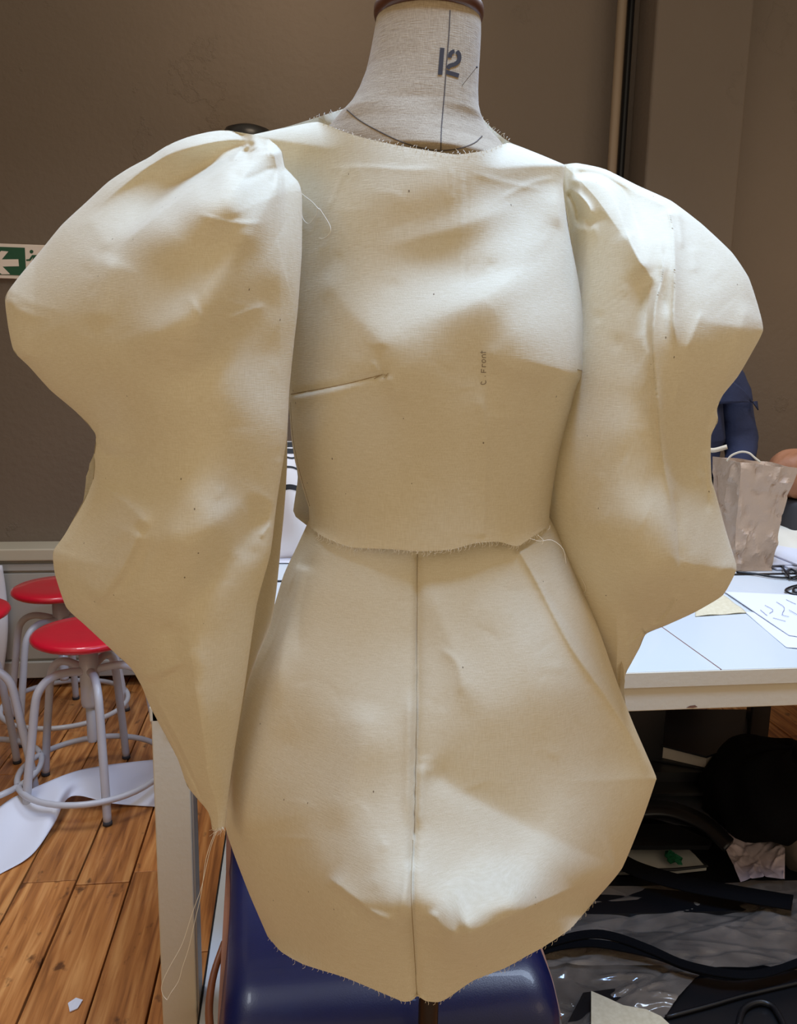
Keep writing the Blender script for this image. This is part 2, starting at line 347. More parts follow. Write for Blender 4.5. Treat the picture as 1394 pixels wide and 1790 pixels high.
def bvh(*obs):
    V = []; P = []
    for o in obs:
        n = len(V); off = wloc(o); V += [v.co+off+(o.matrix_parent_inverse.translation*0) for v in o.data.vertices]; P += [[i+n for i in q.vertices] for q in o.data.polygons]
    return BVHTree.FromPolygons(V, P)
def on(tree, px, py, lift=.0006, fallback=.85):
    d = Vector(ray(px, py)).normalized(); h, nrm, i, dist = tree.ray_cast(Vector(CP), d)
    if h is None: return ah(px, py, fallback)
    if nrm.dot(d) > 0: nrm = -nrm
    return np.array(h+nrm*lift)
def surf_tube(mb, tree, pts, r, lift=.0004, step=6, seg=5, smooth=True):
    L = sum(math.dist(pts[i], pts[i+1]) for i in range(len(pts)-1)); q = resample(pts, max(3, int(L/step)), smooth)
    return mb.tube([on(tree, a, b, lift) for a, b in q], r, seg)
def surf_ribbon(mb, tree, pts, wpx, lift=.0006, n=12, smooth=True):
    q = resample(pts, n, smooth); V = []
    for i in range(n):
        t = q[min(i+1, n-1)]-q[max(i-1, 0)]; t = t/np.hypot(*t); nn = np.array([-t[1], t[0]])
        for s_ in (-1, -.33, .33, 1): V.append(on(tree, *(q[i]+nn*s_*wpx/2), lift))
    mb.add(V, [(i*4+k, i*4+k+1, i*4+5+k, i*4+4+k) for i in range(n-1) for k in range(3)])
def fray(mb, tree, curve, n, ln=(4, 13), seed=1, down=1, r=.00022, side=None):
    g = np.random.default_rng(seed); q = resample(curve, n)
    for a, b in q:
        l = g.uniform(*ln); an = g.normal(math.pi/2*down, .55); a += g.uniform(-3, 3)
        p0 = on(tree, a, b-2*down, .0006); dep = (np.array(p0)-CP)@HD
        p1 = ah(a+math.cos(an)*l*.5, b+math.sin(an)*l*.5, dep-.001); p2 = ah(a+math.cos(an+.4)*l, b+math.sin(an+.4)*l, dep)
        mb.tube([p0, p1, p2], r, 3, cap=False)

# ================================================================== THE SETTING
# floorboards
floor = MB().box(-2.6, 4.0, .2, 3.45, -.06, -.03).build('floor', M_SUB); meta(floor, kind='structure')
gaps = [-.577+.135*k+.006*math.sin(k*2.3) for k in range(-15, 34)]
for k in range(len(gaps)-1):
    x0, x1 = gaps[k]+.0022, gaps[k+1]-.0022
    if x0 < -2.6 or x1 > 4.0: continue
    ends = [.2]+sorted({-5: [2.03], -1: [2.0], 0: [1.98], 1: [2.02], 2: [1.7]}.get(k-15, [random.uniform(.8, 1.6), random.uniform(2.2, 3.0)]))+[3.45]
    for a, b in zip(ends[:-1], ends[1:]):
        dz = random.uniform(-.0012, .0012); mb = MB().box(x0, x1, a+.0012, b-.0012, -.028, dz, .0018); mb.build('plank', M_PLANK, floor)
# walls
wb = MB().box(-2.6, 4.0, 3.45, 3.6, -.06, 3.4).build('wall_back', M_WALL); meta(wb, kind='structure')
meta(MB().box(4.0, 4.12, .2, 3.6, -.06, 3.4).build('wall_right', M_WALL), kind='structure')
meta(MB().box(-2.72, -2.6, .2, 3.6, -.06, 3.4).build('wall_left', M_WALL), kind='structure')
pil = MB().box(1.40, 1.80, 3.27, 3.45, 0, 3.4, .012).build('wall_pillar', M_WALL); meta(pil, kind='structure')
pp = thing('wall_pipe', 'thin taupe painted vertical pipe on the wall behind the right shoulder', 'pipe', (1.30, 3.38, 0))
MB().tube([(1.30, 3.38, 0), (1.30, 3.38, 3.4)], .019, 16).build('pipe', M_PIPE, pp, True)
MB().tube([(1.346, 3.40, 0), (1.346, 3.40, 3.4)], .014, 12).build('black_upright_line', M_BLACK, pp, True)['label'] = 'thin black upright line beside the pipe'  # thin black upright tube next to the pipe
for z in (.7, 1.5, 2.9): MB().box(1.27, 1.37, 3.37, 3.45, z, z+.03, .003).build('pipe_clip', M_PIPE, pp)
# boxed-in panelling low on the wall
tr = MB().box(-2.6, -.2, 3.33, 3.45, .045, .545, .003).build('trim_1', M_PANEL); meta(tr, kind='structure')
MB().box(-2.6, -.2, 3.30, 3.45, .55, .60, .006).build('top_rail', M_PANELT, tr)
MB().box(-2.6, -.2, 3.315, 3.33, .505, .535, .004).build('upper_moulding', M_PANEL, tr)
MB().box(-2.6, -.2, 3.31, 3.33, .05, .12, .004).build('lower_moulding', M_PANEL, tr)
MB().box(-1.185, -.2, 3.32, 3.33, .13, .495, .003).build('panel_board', M_PANEL, tr)
MB().box(-2.6, -1.235, 3.32, 3.33, .13, .495, .003).build('panel_board', M_PANEL, tr)
MB().box(-2.6, -.2, 3.43, 3.449, 0, .045).build('under_panel_gap', M_BLACK)['kind'] = 'structure'  # black strip stands in for the dark gap below the panelling

# exit sign
def rect(mb, px0, px1, py0, py1, Y, t=.002):
    a = ay(px0, py0, Y); b = ay(px1, py1, Y); mb.box(a[0], b[0], Y-t, Y, b[2], a[2]); return mb
sg = thing('exit_sign', 'green and white emergency exit sign with left arrow on the wall', 'sign', tuple(ay(30, 460, 3.44)))
a0, b0 = ay(-40, 424, 3.445), ay(104, 492, 3.445); X0, X1, Z1, Z0 = a0[0], b0[0], a0[2]-.002, b0[2]+.004
MB().box(X0, X1, 3.43, 3.449, Z0, Z1, .002).build('backing_plate', M_SIGNW, sg)
hh = Z1-Z0; MB().box(X0+.012, X1-.012, 3.4275, 3.4302, Z0+hh*.1, Z1-hh*.1).build('green_field', M_GREEN, sg)
sc_ = hh/66
def sp(px, py, Y): a = ay(px, py, Y); return (a[0], Y, a[2])
def spoly(name, pts, m, Y=3.426): return MB().prism([sp(px, py+(-.02*px), Y) for px, py in pts], (0, .0012, 0)).build(name, m, sg)
spoly('arrow', [(-20, 461), (2, 438.5), (14.5, 440), (3, 453.5), (32, 453.8), (33, 466), (4.5, 466), (17.5, 479.5), (3, 479.5)], M_SIGNW)
spoly('white_panel', [(43.5, 434), (93, 434), (93, 484), (46, 484)], M_SIGNW)
th = np.linspace(0, 2*math.pi, 17)[:-1]
spoly('figure', [(55+3.2*math.cos(a), 441+3.2*math.sin(a)) for a in th], M_GREEN, 3.4245)
spoly('figure', [(45.5, 454.5), (51, 454), (56, 447), (66, 447), (70, 453), (67, 455), (63, 451), (62, 458), (70, 466), (68, 475), (65, 474), (66, 467), (59, 463), (54, 470), (47, 470), (47, 467), (53, 467), (56, 459), (58, 450), (53, 457), (46, 457)], M_GREEN, 3.4245)
# dark rounded fitting peeping over the left shoulder
c = ay(435, 240, 3.40); o = MB().lathe([(.001, .06), (.05, .058), (.085, .045), (.098, .02), (.1, 0), (.1, -.10), (.03, -.11)], c, 32).build('dark_wall_fitting', M_BLACK, smooth=True)
meta(rebase(o), 'dark rounded fitting on the wall, peeping over the left shoulder', 'fitting')
o.location.y = 3.345; o.location.z -= .035

# ================================================================== TABLE
TY0, TY1, TZ = 1.395, 2.085, .78; TX0, TX1 = -.235, 2.3
tb = thing('cutting_table', 'long white cutting table with cream frame behind the dress form', 'table', ((TX0+TX1)/2, TY0, 0))
sx = .822
MB().box(TX0, sx-.0015, TY0, TY1, TZ-.03, TZ, .001).build('table_top_board', M_TOP, tb)
MB().box(sx+.0015, TX1, TY0, TY1, TZ-.03, TZ, .001).build('table_top_board', M_TOP, tb)
MB().box(sx-.0015, sx+.0015, TY0+.002, TY1, TZ-.028, TZ-.0005).build('joint_strip', M_SEAMBROWN, tb)
MB().box(TX0, TX1, TY0-.004, TY0-.0002, TZ-.032, TZ-.001, .001).build('edge_strip', M_CREAM, tb)
MB().box(TX0+.004, TX1-.004, TY0+.004, TY0+.03, TZ-.083, TZ-.0335, .002).build('apron', M_CREAM, tb)
MB().box(TX0+.004, TX1-.004, TY1-.03, TY1-.004, TZ-.083, TZ-.0335, .002).build('apron', M_CREAM, tb)
MB().box(TX0+.004, TX0+.03, TY0+.03, TY1-.03, TZ-.083, TZ-.0335, .002).build('apron', M_CREAM, tb)
for lx, ly in ((-.262, 1.41), (.1, 2.02), (2.22, 1.41), (2.22, 2.02)):
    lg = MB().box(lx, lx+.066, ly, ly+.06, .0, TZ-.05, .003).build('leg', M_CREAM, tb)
    MB().box(lx+.0661, lx+.070, ly+.004, ly+.06, .0, TZ-.06).build('leg_shade_strip', M_SHADEGREY, lg)  # thin grey strip puts the leg's shaded right side into colour
MB().box(-.265, TX0+.01, 1.41, 1.47, TZ-.075, TZ-.045, .003).build('corner_bracket', M_CREAM, tb)
MB().box(-.188, .42, 1.36, 2.05, .09, .105, .002).build('lower_shelf', M_TOP, tb)
MB().box(-.1915, -.1882, 1.36, 2.05, .086, .106, .0005).build('shelf_edge', M_BLACK, tb)
for k in range(9):
    x = random.uniform(.72, 1.0); z = random.choice([TZ-.055, TZ-.075, TZ-.02]); 
    pass
MB().add(*(lambda c: ([c+np.array([dx, -.0003, dz]) for dx, dz in ((-.012, -.002), (-.004, .002), (.006, .003), (.012, -.001), (.002, -.003))], [(0, 1, 2, 3, 4)]))(np.array([.77, TY0+.0035, TZ-.077]))).build('scuff_mark', M_SEAMBROWN, tb)
tb2 = thing('far_table', 'white table pushed against the far side of the cutting table', 'table', (1.0, 2.11, 0))
MB().box(-.1, 2.5, 2.105, 2.66, TZ-.03, TZ-.001, .002).build('table_top', M_TOP, tb2)
MB().box(-.1, 2.5, 2.092, 2.104, TZ-.034, TZ+.001, .001).build('dark_gap_strip', M_BLACK, tb2)  # black strip stands in for the dark gap between the tables
for lx, ly in ((-.08, 2.13), (-.08, 2.6), (2.4, 2.13), (2.4, 2.6)): MB().box(lx, lx+.05, ly, ly+.05, 0, TZ-.03, .003).build('leg', M_CREAM, tb2)

# ---- sheets, cloth and things on the table
def grid_item(name, corners, z, m, nx=24, ny=24, disp=None, thick=0.0, parent=None, pix=True):
    c = [az(x, y, z) if pix else np.array(x_y) for x_y in corners for x, y in [x_y[:2]]]
    u = np.linspace(0, 1, nx); v = np.linspace(0, 1, ny); V = []
    for b in v:
        for a in u:
            p = (1-a)*(1-b)*c[0]+a*(1-b)*c[1]+a*b*c[2]+(1-a)*b*c[3]
            V.append(p)
    V = np.array(V); 
    if disp: V[:, 2] += disp(np.tile(u, ny), np.repeat(v, nx), V)
    Fc = [(j*nx+i, j*nx+i+1, (j+1)*nx+i+1, (j+1)*nx+i) for j in range(ny-1) for i in range(nx-1)]
    o = link(name, V, Fc, m, parent)
    if thick: md = o.modifiers.new('s', 'SOLIDIFY'); md.thickness = thick; md.offset = 1
    return o
def curl(s, a=.004, f=5): 
    ph = np.random.default_rng(s).uniform(0, 6, 4)
    return lambda u, v, V: a*(1+.5*np.sin(f*u+ph[0])*np.sin(f*v+ph[1])+.5*np.sin(2.3*f*u*v+ph[2]))
pA = grid_item('paper_sheet', [(1265, 1034), (1440, 1042), (1480, 1128), (1380, 1112)], TZ+.0025, M_PAPER, disp=curl(1, .0015), thick=.0004)
mbk = MB(); 
for q in ([(1338, 1058), (1352, 1066), (1346, 1072)], [(1358, 1052), (1372, 1062), (1368, 1074), (1380, 1078)], [(1375, 1048), (1392, 1056)], [(1330, 1066), (1342, 1076)], [(1352, 1080), (1374, 1086)], [(1380, 1066), (1394, 1074)]):
    mbk.tube([az(a, b, TZ+.0062) for a, b in q], .0006, 5, sub=3)
k_ = mbk.build('pencil_marks', mat('blue_grey_pencil', srgb(130, 130, 165), .9), pA, True)
meta(pA, 'white paper sheet with faint pencil sketches, nearest on the table', 'paper')
pB = grid_item('paper_sheet', [(1300, 1068), (1430, 1085), (1450, 1140), (1375, 1132)], TZ+.001, M_PAPER, disp=curl(2, .001), thick=.0004)
meta(rebase(pB), 'blank white paper sheet under the sketched sheet', 'paper')
sc1 = grid_item('calico_scrap', [(1215, 1052), (1262, 1038), (1306, 1072), (1216, 1078)], TZ+.001, M_CALD, disp=curl(3, .002), thick=.0005)
meta(rebase(sc1), 'cream calico offcut lying on the table beside the paper sheets', 'fabric')
# black cord
cd1 = MB(); pc = [(1288, 1000), (1320, 1003), (1350, 1008), (1378, 1010), (1396, 1006), (1384, 995), (1376, 1003), (1388, 1012), (1400, 1010)]
cd1.tube([az(a, b, TZ+.006) for a, b in pc], .0035, 8, sub=6)
cd1.tube([az(a, b, TZ+.01) for a, b in ((1367, 988), (1374, 1000), (1382, 1010))], .0032, 8, sub=4)
cd1.tube([az(a, b, TZ+.006) for a, b in ((1400, 1022), (1384, 1026), (1374, 1032), (1384, 1038), (1400, 1040))], .0032, 8, sub=5)
cd1.tube([az(a, b, TZ+.006) for a, b in ((1402, 1028), (1390, 1028), (1388, 1034), (1400, 1036))], .0032, 8, sub=5)
meta(rebase(cd1.build('cable_tangle', M_BLACK, smooth=True)), 'tangled black cord lying on the white table by the paper bag', 'cord')
# paper bag
bx0, bx1, by0, by1, bz0, bz1 = 1.262, 1.385, 2.13, 2.27, TZ, ay(1320, 808, 2.13)[2]
def bag():
    nz = 40; per = []
    for (xa, ya), (xb, yb), n in (((0, 0), (1, 0), 26), ((1, 0), (1, 1), 18), ((1, 1), (0, 1), 26), ((0, 1), (0, 0), 18)):
        per += [(xa+(xb-xa)*k/n, ya+(yb-ya)*k/n) for k in range(n)]
    V = []; g = np.random.default_rng(5); n = len(per); cre = [(g.uniform(0, n), g.uniform(0, nz), g.uniform(0, math.pi), g.uniform(3, 9), g.uniform(-1, 1)) for _ in range(130)]
    for j in range(nz+1):
        v = j/nz; e = v**1.6; x0, x1 = bx0-.012*e, bx1+.042*e; y0, y1 = by0-.01*e, by1+.01*e
        for i, (a, b) in enumerate(per):
            d = 0
            for ci, cj, an, l, s in cre:
                di = min(abs(i-ci), n-abs(i-ci)); dj = j-cj; q = abs(di*math.sin(an)-dj*math.cos(an)); r = abs(di*math.cos(an)+dj*math.sin(an))
                if r < l: d += s*.014*math.exp(-q/1.0)*(1-r/l)
            pinch = .018*math.sin(math.pi*v)**2
            x = x0+(x1-x0)*a; y = y0+(y1-y0)*b
            nx_, ny_ = (0, -1) if b == 0 else (1, 0) if a == 1 else (0, 1) if b == 1 else (-1, 0)
            dd = d*(1 if 0 < v else 0)-pinch*(.6 if nx_ else .3)
            V.append((x+nx_*dd, y+ny_*dd, bz0+(bz1-bz0)*v-.016*v*v*a+.0015*math.sin(i*.35)*(v > .97)))
    Fc = [(j*n+i, j*n+(i+1) % n, (j+1)*n+(i+1) % n, (j+1)*n+i) for j in range(nz) for i in range(n)]; Fc.append(tuple(range(n))[::-1]); return V, Fc
bg = thing('paper_bag', 'crumpled grey-brown paper carrier bag standing on the table', 'bag', (1.32, 2.2, TZ))
Vb, Fb = bag(); bo = link('bag_body', Vb, Fb, M_KRAFT, bg, False); md = bo.modifiers.new('s', 'SOLIDIFY'); md.thickness = .0006
def flat_arc(pts, wdt, Y, m, nm, par, dy=0):
    P = smooth_line([np.array(p, float) for p in pts], 6); V = []
    for i, p in enumerate(P):
        t = P[min(i+1, len(P)-1)]-P[max(i-1, 0)]; t /= np.hypot(*t)+1e-9; nn = np.array([-t[1], t[0]])*wdt/2
        for sgn in (-1, 1): V.append(ay(*(p+nn*sgn), Y+dy*i/len(P)))
    o = link(nm, V, [(2*i, 2*i+1, 2*i+3, 2*i+2) for i in range(len(P)-1)], m, par); md = o.modifiers.new('s', 'SOLIDIFY'); md.thickness = .0006; return o
M_HAND = mat('cream_paper_handle', srgb(205, 190, 165), .8)
flat_arc([(1271, 806), (1280, 796), (1296, 790), (1310, 792), (1320, 800), (1330, 808)], 3.5, 2.13, M_HAND, 'handle', bg, -.012)
flat_arc([(1236, 786), (1250, 787), (1272, 781)], 8, 2.20, M_HAND, 'handle', bg)
flat_arc([(1362, 822), (1371, 832), (1380, 848)], 9, 2.14, M_HAND, 'handle', bg)
# white cloth heap and stack of papers
cl = grid_item('cloth_heap', [(1318, 862), (1480, 925), (1480, 975), (1310, 942)], TZ+.031, M_CALD, 40, 30, disp=lambda u, v, V: -.028+.085*np.sin(math.pi*np.clip(v, 0, 1))**.7*(1-.55*u)+.006*np.sin(9*u+5*v)+.008*np.sin(17*v-4*u))
cl.data.materials[0] = mat('white_cotton', srgb(228, 222, 206), .9, noise=.06, bump=.3, bscale=15)
meta(rebase(cl), 'heap of folded off-white cloth on the table behind the paper bag', 'cloth')
for k, (y0, dx) in enumerate(((2.13, 0), (2.125, .03), (2.14, -.01), (2.12, .05))):
    o = MB().box(1.40+dx, 1.95+dx, y0, y0+.32, TZ+.0015+k*.006, TZ+.0062+k*.006, .0008).build('paper_stack', M_PAPER)
    meta(rebase(o), ('lowest sheet pile', 'second sheet pile from the bottom', 'third sheet pile from the bottom', 'topmost sheet pile')[k]+' of the white paper stack at the right edge', 'paper', 'stacked white papers on the far table')
# dark box and brown bag
o = MB().box(1.66, 2.02, 2.46, 2.62, TZ, .925, .02).build('grey_holdall', M_GREY, smooth=True); meta(rebase(o), 'dark grey fabric holdall under the brown bag at the right edge', 'bag')
def blob(name, c, r, m, seed, amp=.08, seams=0, nu=40, nv=24, p=1.0):
    g = np.random.default_rng(seed); ph = g.uniform(0, 6, 8); V = []
    for j in range(nv+1):
        a = math.pi*j/nv
        for i in range(nu):
            b = 2*math.pi*i/nu; d = 1+amp*(math.sin(3*b+ph[0])*math.sin(2*a+ph[1])+.6*math.sin(5*b+ph[2]+3*a)+.4*math.sin(9*b+ph[3]-5*a))
            if seams: d -= .05*max(0, math.cos(seams*b))**14
            ca, sa = math.cos(a), math.sin(a); ca = math.copysign(abs(ca)**p, ca); sa = sa**p
            V.append((c[0]+r[0]*d*sa*math.cos(b), c[1]+r[1]*d*sa*math.sin(b), c[2]+r[2]*d*ca))
    Fc = [(j*nu+i, (j+1)*nu+i, (j+1)*nu+(i+1) % nu, j*nu+(i+1) % nu) for j in range(nv) for i in range(nu)]
    o = link(name, V, Fc, m); bm = bmesh.new(); bm.from_mesh(o.data); bmesh.ops.remove_doubles(bm, verts=bm.verts[:], dist=1e-5); bmesh.ops.recalc_face_normals(bm, faces=bm.faces[:]); bm.to_mesh(o.data); bm.free(); return o
c = ay(1402, 812, 2.54); o = blob('brown_bag', (c[0], 2.54, c[2]), (.115, .09, .083), M_BROWNBAG, 3, .04, 5, p=.8); meta(rebase(o), 'slumped tan brown bag at the right edge beyond the paper bag', 'bag')
o.location.z = .924
# white printed carrier bag and papers seen between the sleeve and the waist
cb = thing('carrier_bag', 'white carrier bag with black print seen between sleeve and waist', 'bag', (.13, 2.35, TZ))
cc = ay(512, 860, 2.35)
mb = MB(); a = ay(455, 772, 2.35); b = ay(590, 915, 2.35); nx = 22; V = []
for j in range(nx+1):
    for i in range(nx+1):
        u, v = i/nx, j/nx; V.append((a[0]+(b[0]-a[0])*u, 2.35-.06*math.sin(math.pi*u)*math.sin(math.pi*v)**.5-.006*math.sin(11*u+7*v), TZ+(a[2]-TZ)*v))
Fc = [(j*(nx+1)+i, j*(nx+1)+i+1, (j+1)*(nx+1)+i+1, (j+1)*(nx+1)+i) for j in range(nx) for i in range(nx)]
V2 = [(x, 2*2.37-y, z) for x, y, z in V]; n_ = len(V)
bb = link('bag_body', V+V2, Fc+[tuple(k+n_ for k in f[::-1]) for f in Fc], mat('white_polythene', srgb(232, 226, 222), .35), cb)
tr_ = bvh(bb); pm = MB(); surf_ribbon(pm, tr_, [(496, 783), (528, 783)], 20, .001, 8); pm.build('black_print', M_BLACKPAINT, cb); pm = MB(); surf_ribbon(pm, tr_, [(500, 799), (512, 801), (525, 796)], 3, .001, 8); pm.build('black_print', M_BLACKPAINT, cb); pm = MB(); surf_ribbon(pm, tr_, [(500, 816), (512, 817), (524, 822)], 3.5, .001, 8); pm.build('black_print', M_BLACKPAINT, cb); pm = MB()
surf_ribbon(pm, tr_, [(494, 853), (508, 851), (524, 855)], 9, .001, 8); pm.build('black_print', M_BLACKPAINT, cb)
o = grid_item('paper_sheet', [(440, 905), (640, 905), (640, 985), (440, 985)], TZ+.001, M_PAPER, disp=curl(8, .002, 9), thick=.0004); meta(rebase(o), 'crinkled white paper on the far table beyond the waist', 'paper')

# ================================================================== PERSON
pe = thing('person', 'person in a navy top standing behind the table, partly hidden by the sleeve', 'person', (1.50, 2.93, 0))
def skinned(name, verts, edges, radii, m, parent, sub=2):
    me = bpy.data.meshes.new(name); me.from_pydata(verts, edges, []); me.materials.append(m)
    o = bpy.data.objects.new(name, me); S.collection.objects.link(o); o.parent = parent; o.matrix_parent_inverse = Matrix.Translation(-wloc(parent))
    sk = o.modifiers.new('skin', 'SKIN'); sk.use_smooth_shade = True
    for i, r in enumerate(radii):
        r = r if hasattr(r, '__len__') else (r, r); me.skin_vertices[0].data[i].radius = r
    me.skin_vertices[0].data[0].use_root = True
    sb = o.modifiers.new('sub', 'SUBSURF'); sb.levels = sub; sb.render_levels = sub; return o
X, Y = 1.48, 2.93
J = {'pel': (X, Y, .92), 'wa': (X, Y, 1.08), 'ch': (X-.01, Y-.01, 1.25), 'nk': (X-.02, Y-.01, 1.38), 'nk2': (X-.035, Y-.01, 1.45), 'hd': (X-.05, Y, 1.53), 'hd2': (X-.055, Y, 1.62),
     'rs': (X+.155, Y-.02, 1.315), 're': (X+.225, Y-.03, 1.09), 'rw': (X+.12, Y-.20, .93), 'ls': (X-.17, Y, 1.31), 'le': (X-.25, Y-.05, 1.08), 'lw': (X-.16, Y-.20, .93),
     'rh': (X+.09, Y, .88), 'rk': (X+.10, Y-.01, .48), 'ra': (X+.10, Y+.01, .08), 'rt': (X+.11, Y-.14, .04), 'lh': (X-.09, Y, .88), 'lk': (X-.10, Y-.01, .48), 'la': (X-.10, Y+.01, .08), 'lt': (X-.11, Y-.14, .04)}
def chain(keys, ed): idx = {k: i for i, k in enumerate(keys)}; return [J[k] for k in keys], [(idx[a], idx[b]) for a, b in ed]
ks = ['pel', 'wa', 'ch', 'nk', 'nk2', 'hd', 'hd2', 'rs', 're', 'rw', 'ls', 'le', 'lw', 'rh', 'rk', 'ra', 'rt', 'lh', 'lk', 'la', 'lt']
ed = [('pel', 'wa'), ('wa', 'ch'), ('ch', 'nk'), ('nk', 'nk2'), ('nk2', 'hd'), ('hd', 'hd2'), ('nk', 'rs'), ('rs', 're'), ('re', 'rw'), ('nk', 'ls'), ('ls', 'le'), ('le', 'lw'), ('pel', 'rh'), ('rh', 'rk'), ('rk', 'ra'), ('ra', 'rt'), ('pel', 'lh'), ('lh', 'lk'), ('lk', 'la'), ('la', 'lt')]
Vs, Es = chain(ks, ed); rad = [.12, .11, .12, .06, .05, .075, .07, .05, .04, .028, .05, .04, .028, .08, .055, .038, .03, .08, .055, .038, .03]
skinned('body', Vs, Es, rad, M_SKIN, pe)
Vs, Es = chain(['ch', 'wa', 'pel', 'nk', 'rs', 're', 'rw', 'ls', 'le', 'lw'], [('ch', 'wa'), ('wa', 'pel'), ('ch', 'nk'), ('nk', 'rs'), ('rs', 're'), ('re', 'rw'), ('nk', 'ls'), ('ls', 'le'), ('le', 'lw')])
skinned('navy_top', Vs, Es, [(.16, .14), (.15, .13), (.16, .13), .09, .078, .072, .05, .078, .07, .05], M_NAVY, pe)['label'] = 'loose navy top with a yoke flap'
tx = bpy.data.textures.new('cloth_folds', 'CLOUDS'); tx.noise_scale = .09
for o in pe.children:
    if o.name.startswith('navy_top'): dm = o.modifiers.new('d', 'DISPLACE'); dm.texture = tx; dm.strength = .045; dm.texture_coords = 'GLOBAL'
Vs, Es = chain(['pel', 'rh', 'rk', 'ra', 'lh', 'lk', 'la'], [('pel', 'rh'), ('rh', 'rk'), ('rk', 'ra'), ('pel', 'lh'), ('lh', 'lk'), ('lk', 'la')]); skinned('trousers', Vs, Es, [.135, .10, .075, .06, .10, .075, .06], M_BLACKCLOTH, pe)
V_, E_ = [J['hd2'], (X-.05, Y-.03, 1.56), (X-.045, Y-.05, 1.48), (X-.04, Y-.06, 1.40)], [(0, 1), (1, 2), (2, 3)]; skinned('hair', V_, E_, [.085, .09, .07, .04], M_HAIR, pe)
# yoke flap across the shoulder of the top
V = []; 
for j in range(9):
    for i in range(13):
        u, v = i/12, j/8; px = 1255+72*u-2*v; py = 655+12*u*u*4*(1-v)+v*(52-6*u) + (14*(1-v)*u); q = ay(px, py, 2.80-.028*math.sin(math.pi*min(u, .95))+.03*u*u); V.append(q)
o = link('yoke_flap', V, [(j*13+i, j*13+i+1, (j+1)*13+i+1, (j+1)*13+i) for j in range(8) for i in range(12)], M_NAVY, pe); md = o.modifiers.new('s', 'SOLIDIFY'); md.thickness = .004

# ================================================================== STOOLS
def make_stool():
    r = thing('stool', 'x', 'stool', (0, 0, 0), 'red and grey workshop stools')
    hz = .408
    MB().lathe([(.02, .505), (.12, .506), (.15, .508), (.160, .514), (.1635, .521), (.161, .529), (.152, .534), (.11, .536), (.05, .534), (.001, .533)], seg=56).build('seat', M_RED, r, True)
    MB().lathe([(.055, .494), (.058, .505)], seg=24).build('seat_bracket', M_TUBE, r, True)
    MB().lathe([(.0265, .29), (.0285, .30), (.0285, .495)], seg=28).build('column', M_TUBE, r, True)
    MB().lathe([(.015, .17), (.016, .18), (.016, .30)], seg=20).build('height_screw', M_TUBE, r, True)
    for k in range(5):
        a = math.radians(-68+72*k); c_, s_ = math.cos(a), math.sin(a)
        P = [(.02, hz-.002), (.06, hz+.006), (.10, hz+.008), (.135, hz-.004), (.160, hz-.032), (.172, hz-.075), (.185, hz-.16), (.205, .12), (.218, 0.004)]
        lg = MB().tube([(p*c_, p*s_, z) for p, z in P], .0125, 12, sub=5).build('leg', M_TUBE, r, True)
        MB().tube([(.2178*c_, .2178*s_, .012), (.2184*c_, .2184*s_, 0.0005)], .0138, 12).build('foot_cap', M_GREY, lg, True)
    MB().tube([(.222*math.cos(t), .222*math.sin(t), .078) for t in np.linspace(0, 2*math.pi, 49)[:-1]], .0095, 10, closed=True).build('foot_ring', M_TUBE, r, True)
    return r
def copy_tree(o, parent=None):
    c = o.copy(); S.collection.objects.link(c)
    if parent: c.parent = parent
    for ch in o.children: copy_tree(ch, c)
    return c
st = make_stool(); kids = list(st.children)
spots = [(-.637, 2.46, 0, 'front red-seated stool, its lowest leg standing beside the white paper'),
         (-.862, 2.98, 20, 'red-seated grey stool farthest back, behind the front stool'),
         (-1.03, 2.47, 62, 'red-seated stool at the left edge of the picture, only its rim in view')]
prs = []
for i, (x, y, a, lab) in enumerate(spots):
    o = st if i == 0 else copy_tree(st); prs.append((o, x, y, a)); o['label'] = lab
for o, x, y, a in prs: o.location = (x, y, .001); o.rotation_euler = (0, 0, math.radians(a))
for c_ in prs[2][0].children:
    if c_.name.split('.')[0] in ('seat', 'seat_bracket', 'column'): c_.location.z += .07

# paper roll on the floor
def fpaper():
    topc = [(-60, 1475), (0, 1410), (45, 1384), (120, 1352), (170, 1340), (230, 1332), (300, 1325)]
    botc = [(-60, 1560), (0, 1528), (55, 1495), (95, 1440), (125, 1392), (200, 1405), (300, 1412)]
    ht = [.02, .04, .065, .085, .07, .07, .05]; hb = [.004, .004, .01, .03, .045, .006, .004]
    n = 60; A = resample(topc, n); B = resample(botc, n); HT = np.interp(np.linspace(0, 1, n), np.linspace(0, 1, 7), ht); HB = np.interp(np.linspace(0, 1, n), np.linspace(0, 1, 7), hb); V = []
    m_ = 22
    for j in range(m_):
        v = j/(m_-1)
        for i in range(n):
            p = A[i]*(1-v)+B[i]*v; z = HT[i]*(1-v)+HB[i]*v+.012*math.sin(math.pi*v)*math.sin(i*.21+2*v)
            V.append(az(p[0], p[1], max(.003, z)))
    return V, [(j*n+i, j*n+i+1, (j+1)*n+i+1, (j+1)*n+i) for j in range(m_-1) for i in range(n-1)]
V, Fc = fpaper(); o = link('floor_paper', V, Fc, M_PAPER); md = o.modifiers.new('s', 'SOLIDIFY'); md.thickness = .0005
meta(rebase(o), 'long curling strip of white paper trailing over the floorboards under the stools', 'paper')
c = az(130, 1757, 0); o = MB().prism([c+np.array(q) for q in ((-.014, .004, .001), (-.004, -.02, .001), (.01, -.012, .001), (.015, .010, .001), (.0, .014, .004))], (0, 0, .002)).build('paper_scrap', M_PAPER); meta(rebase(o), 'small cream paper scrap on the floorboards at bottom left', 'paper')
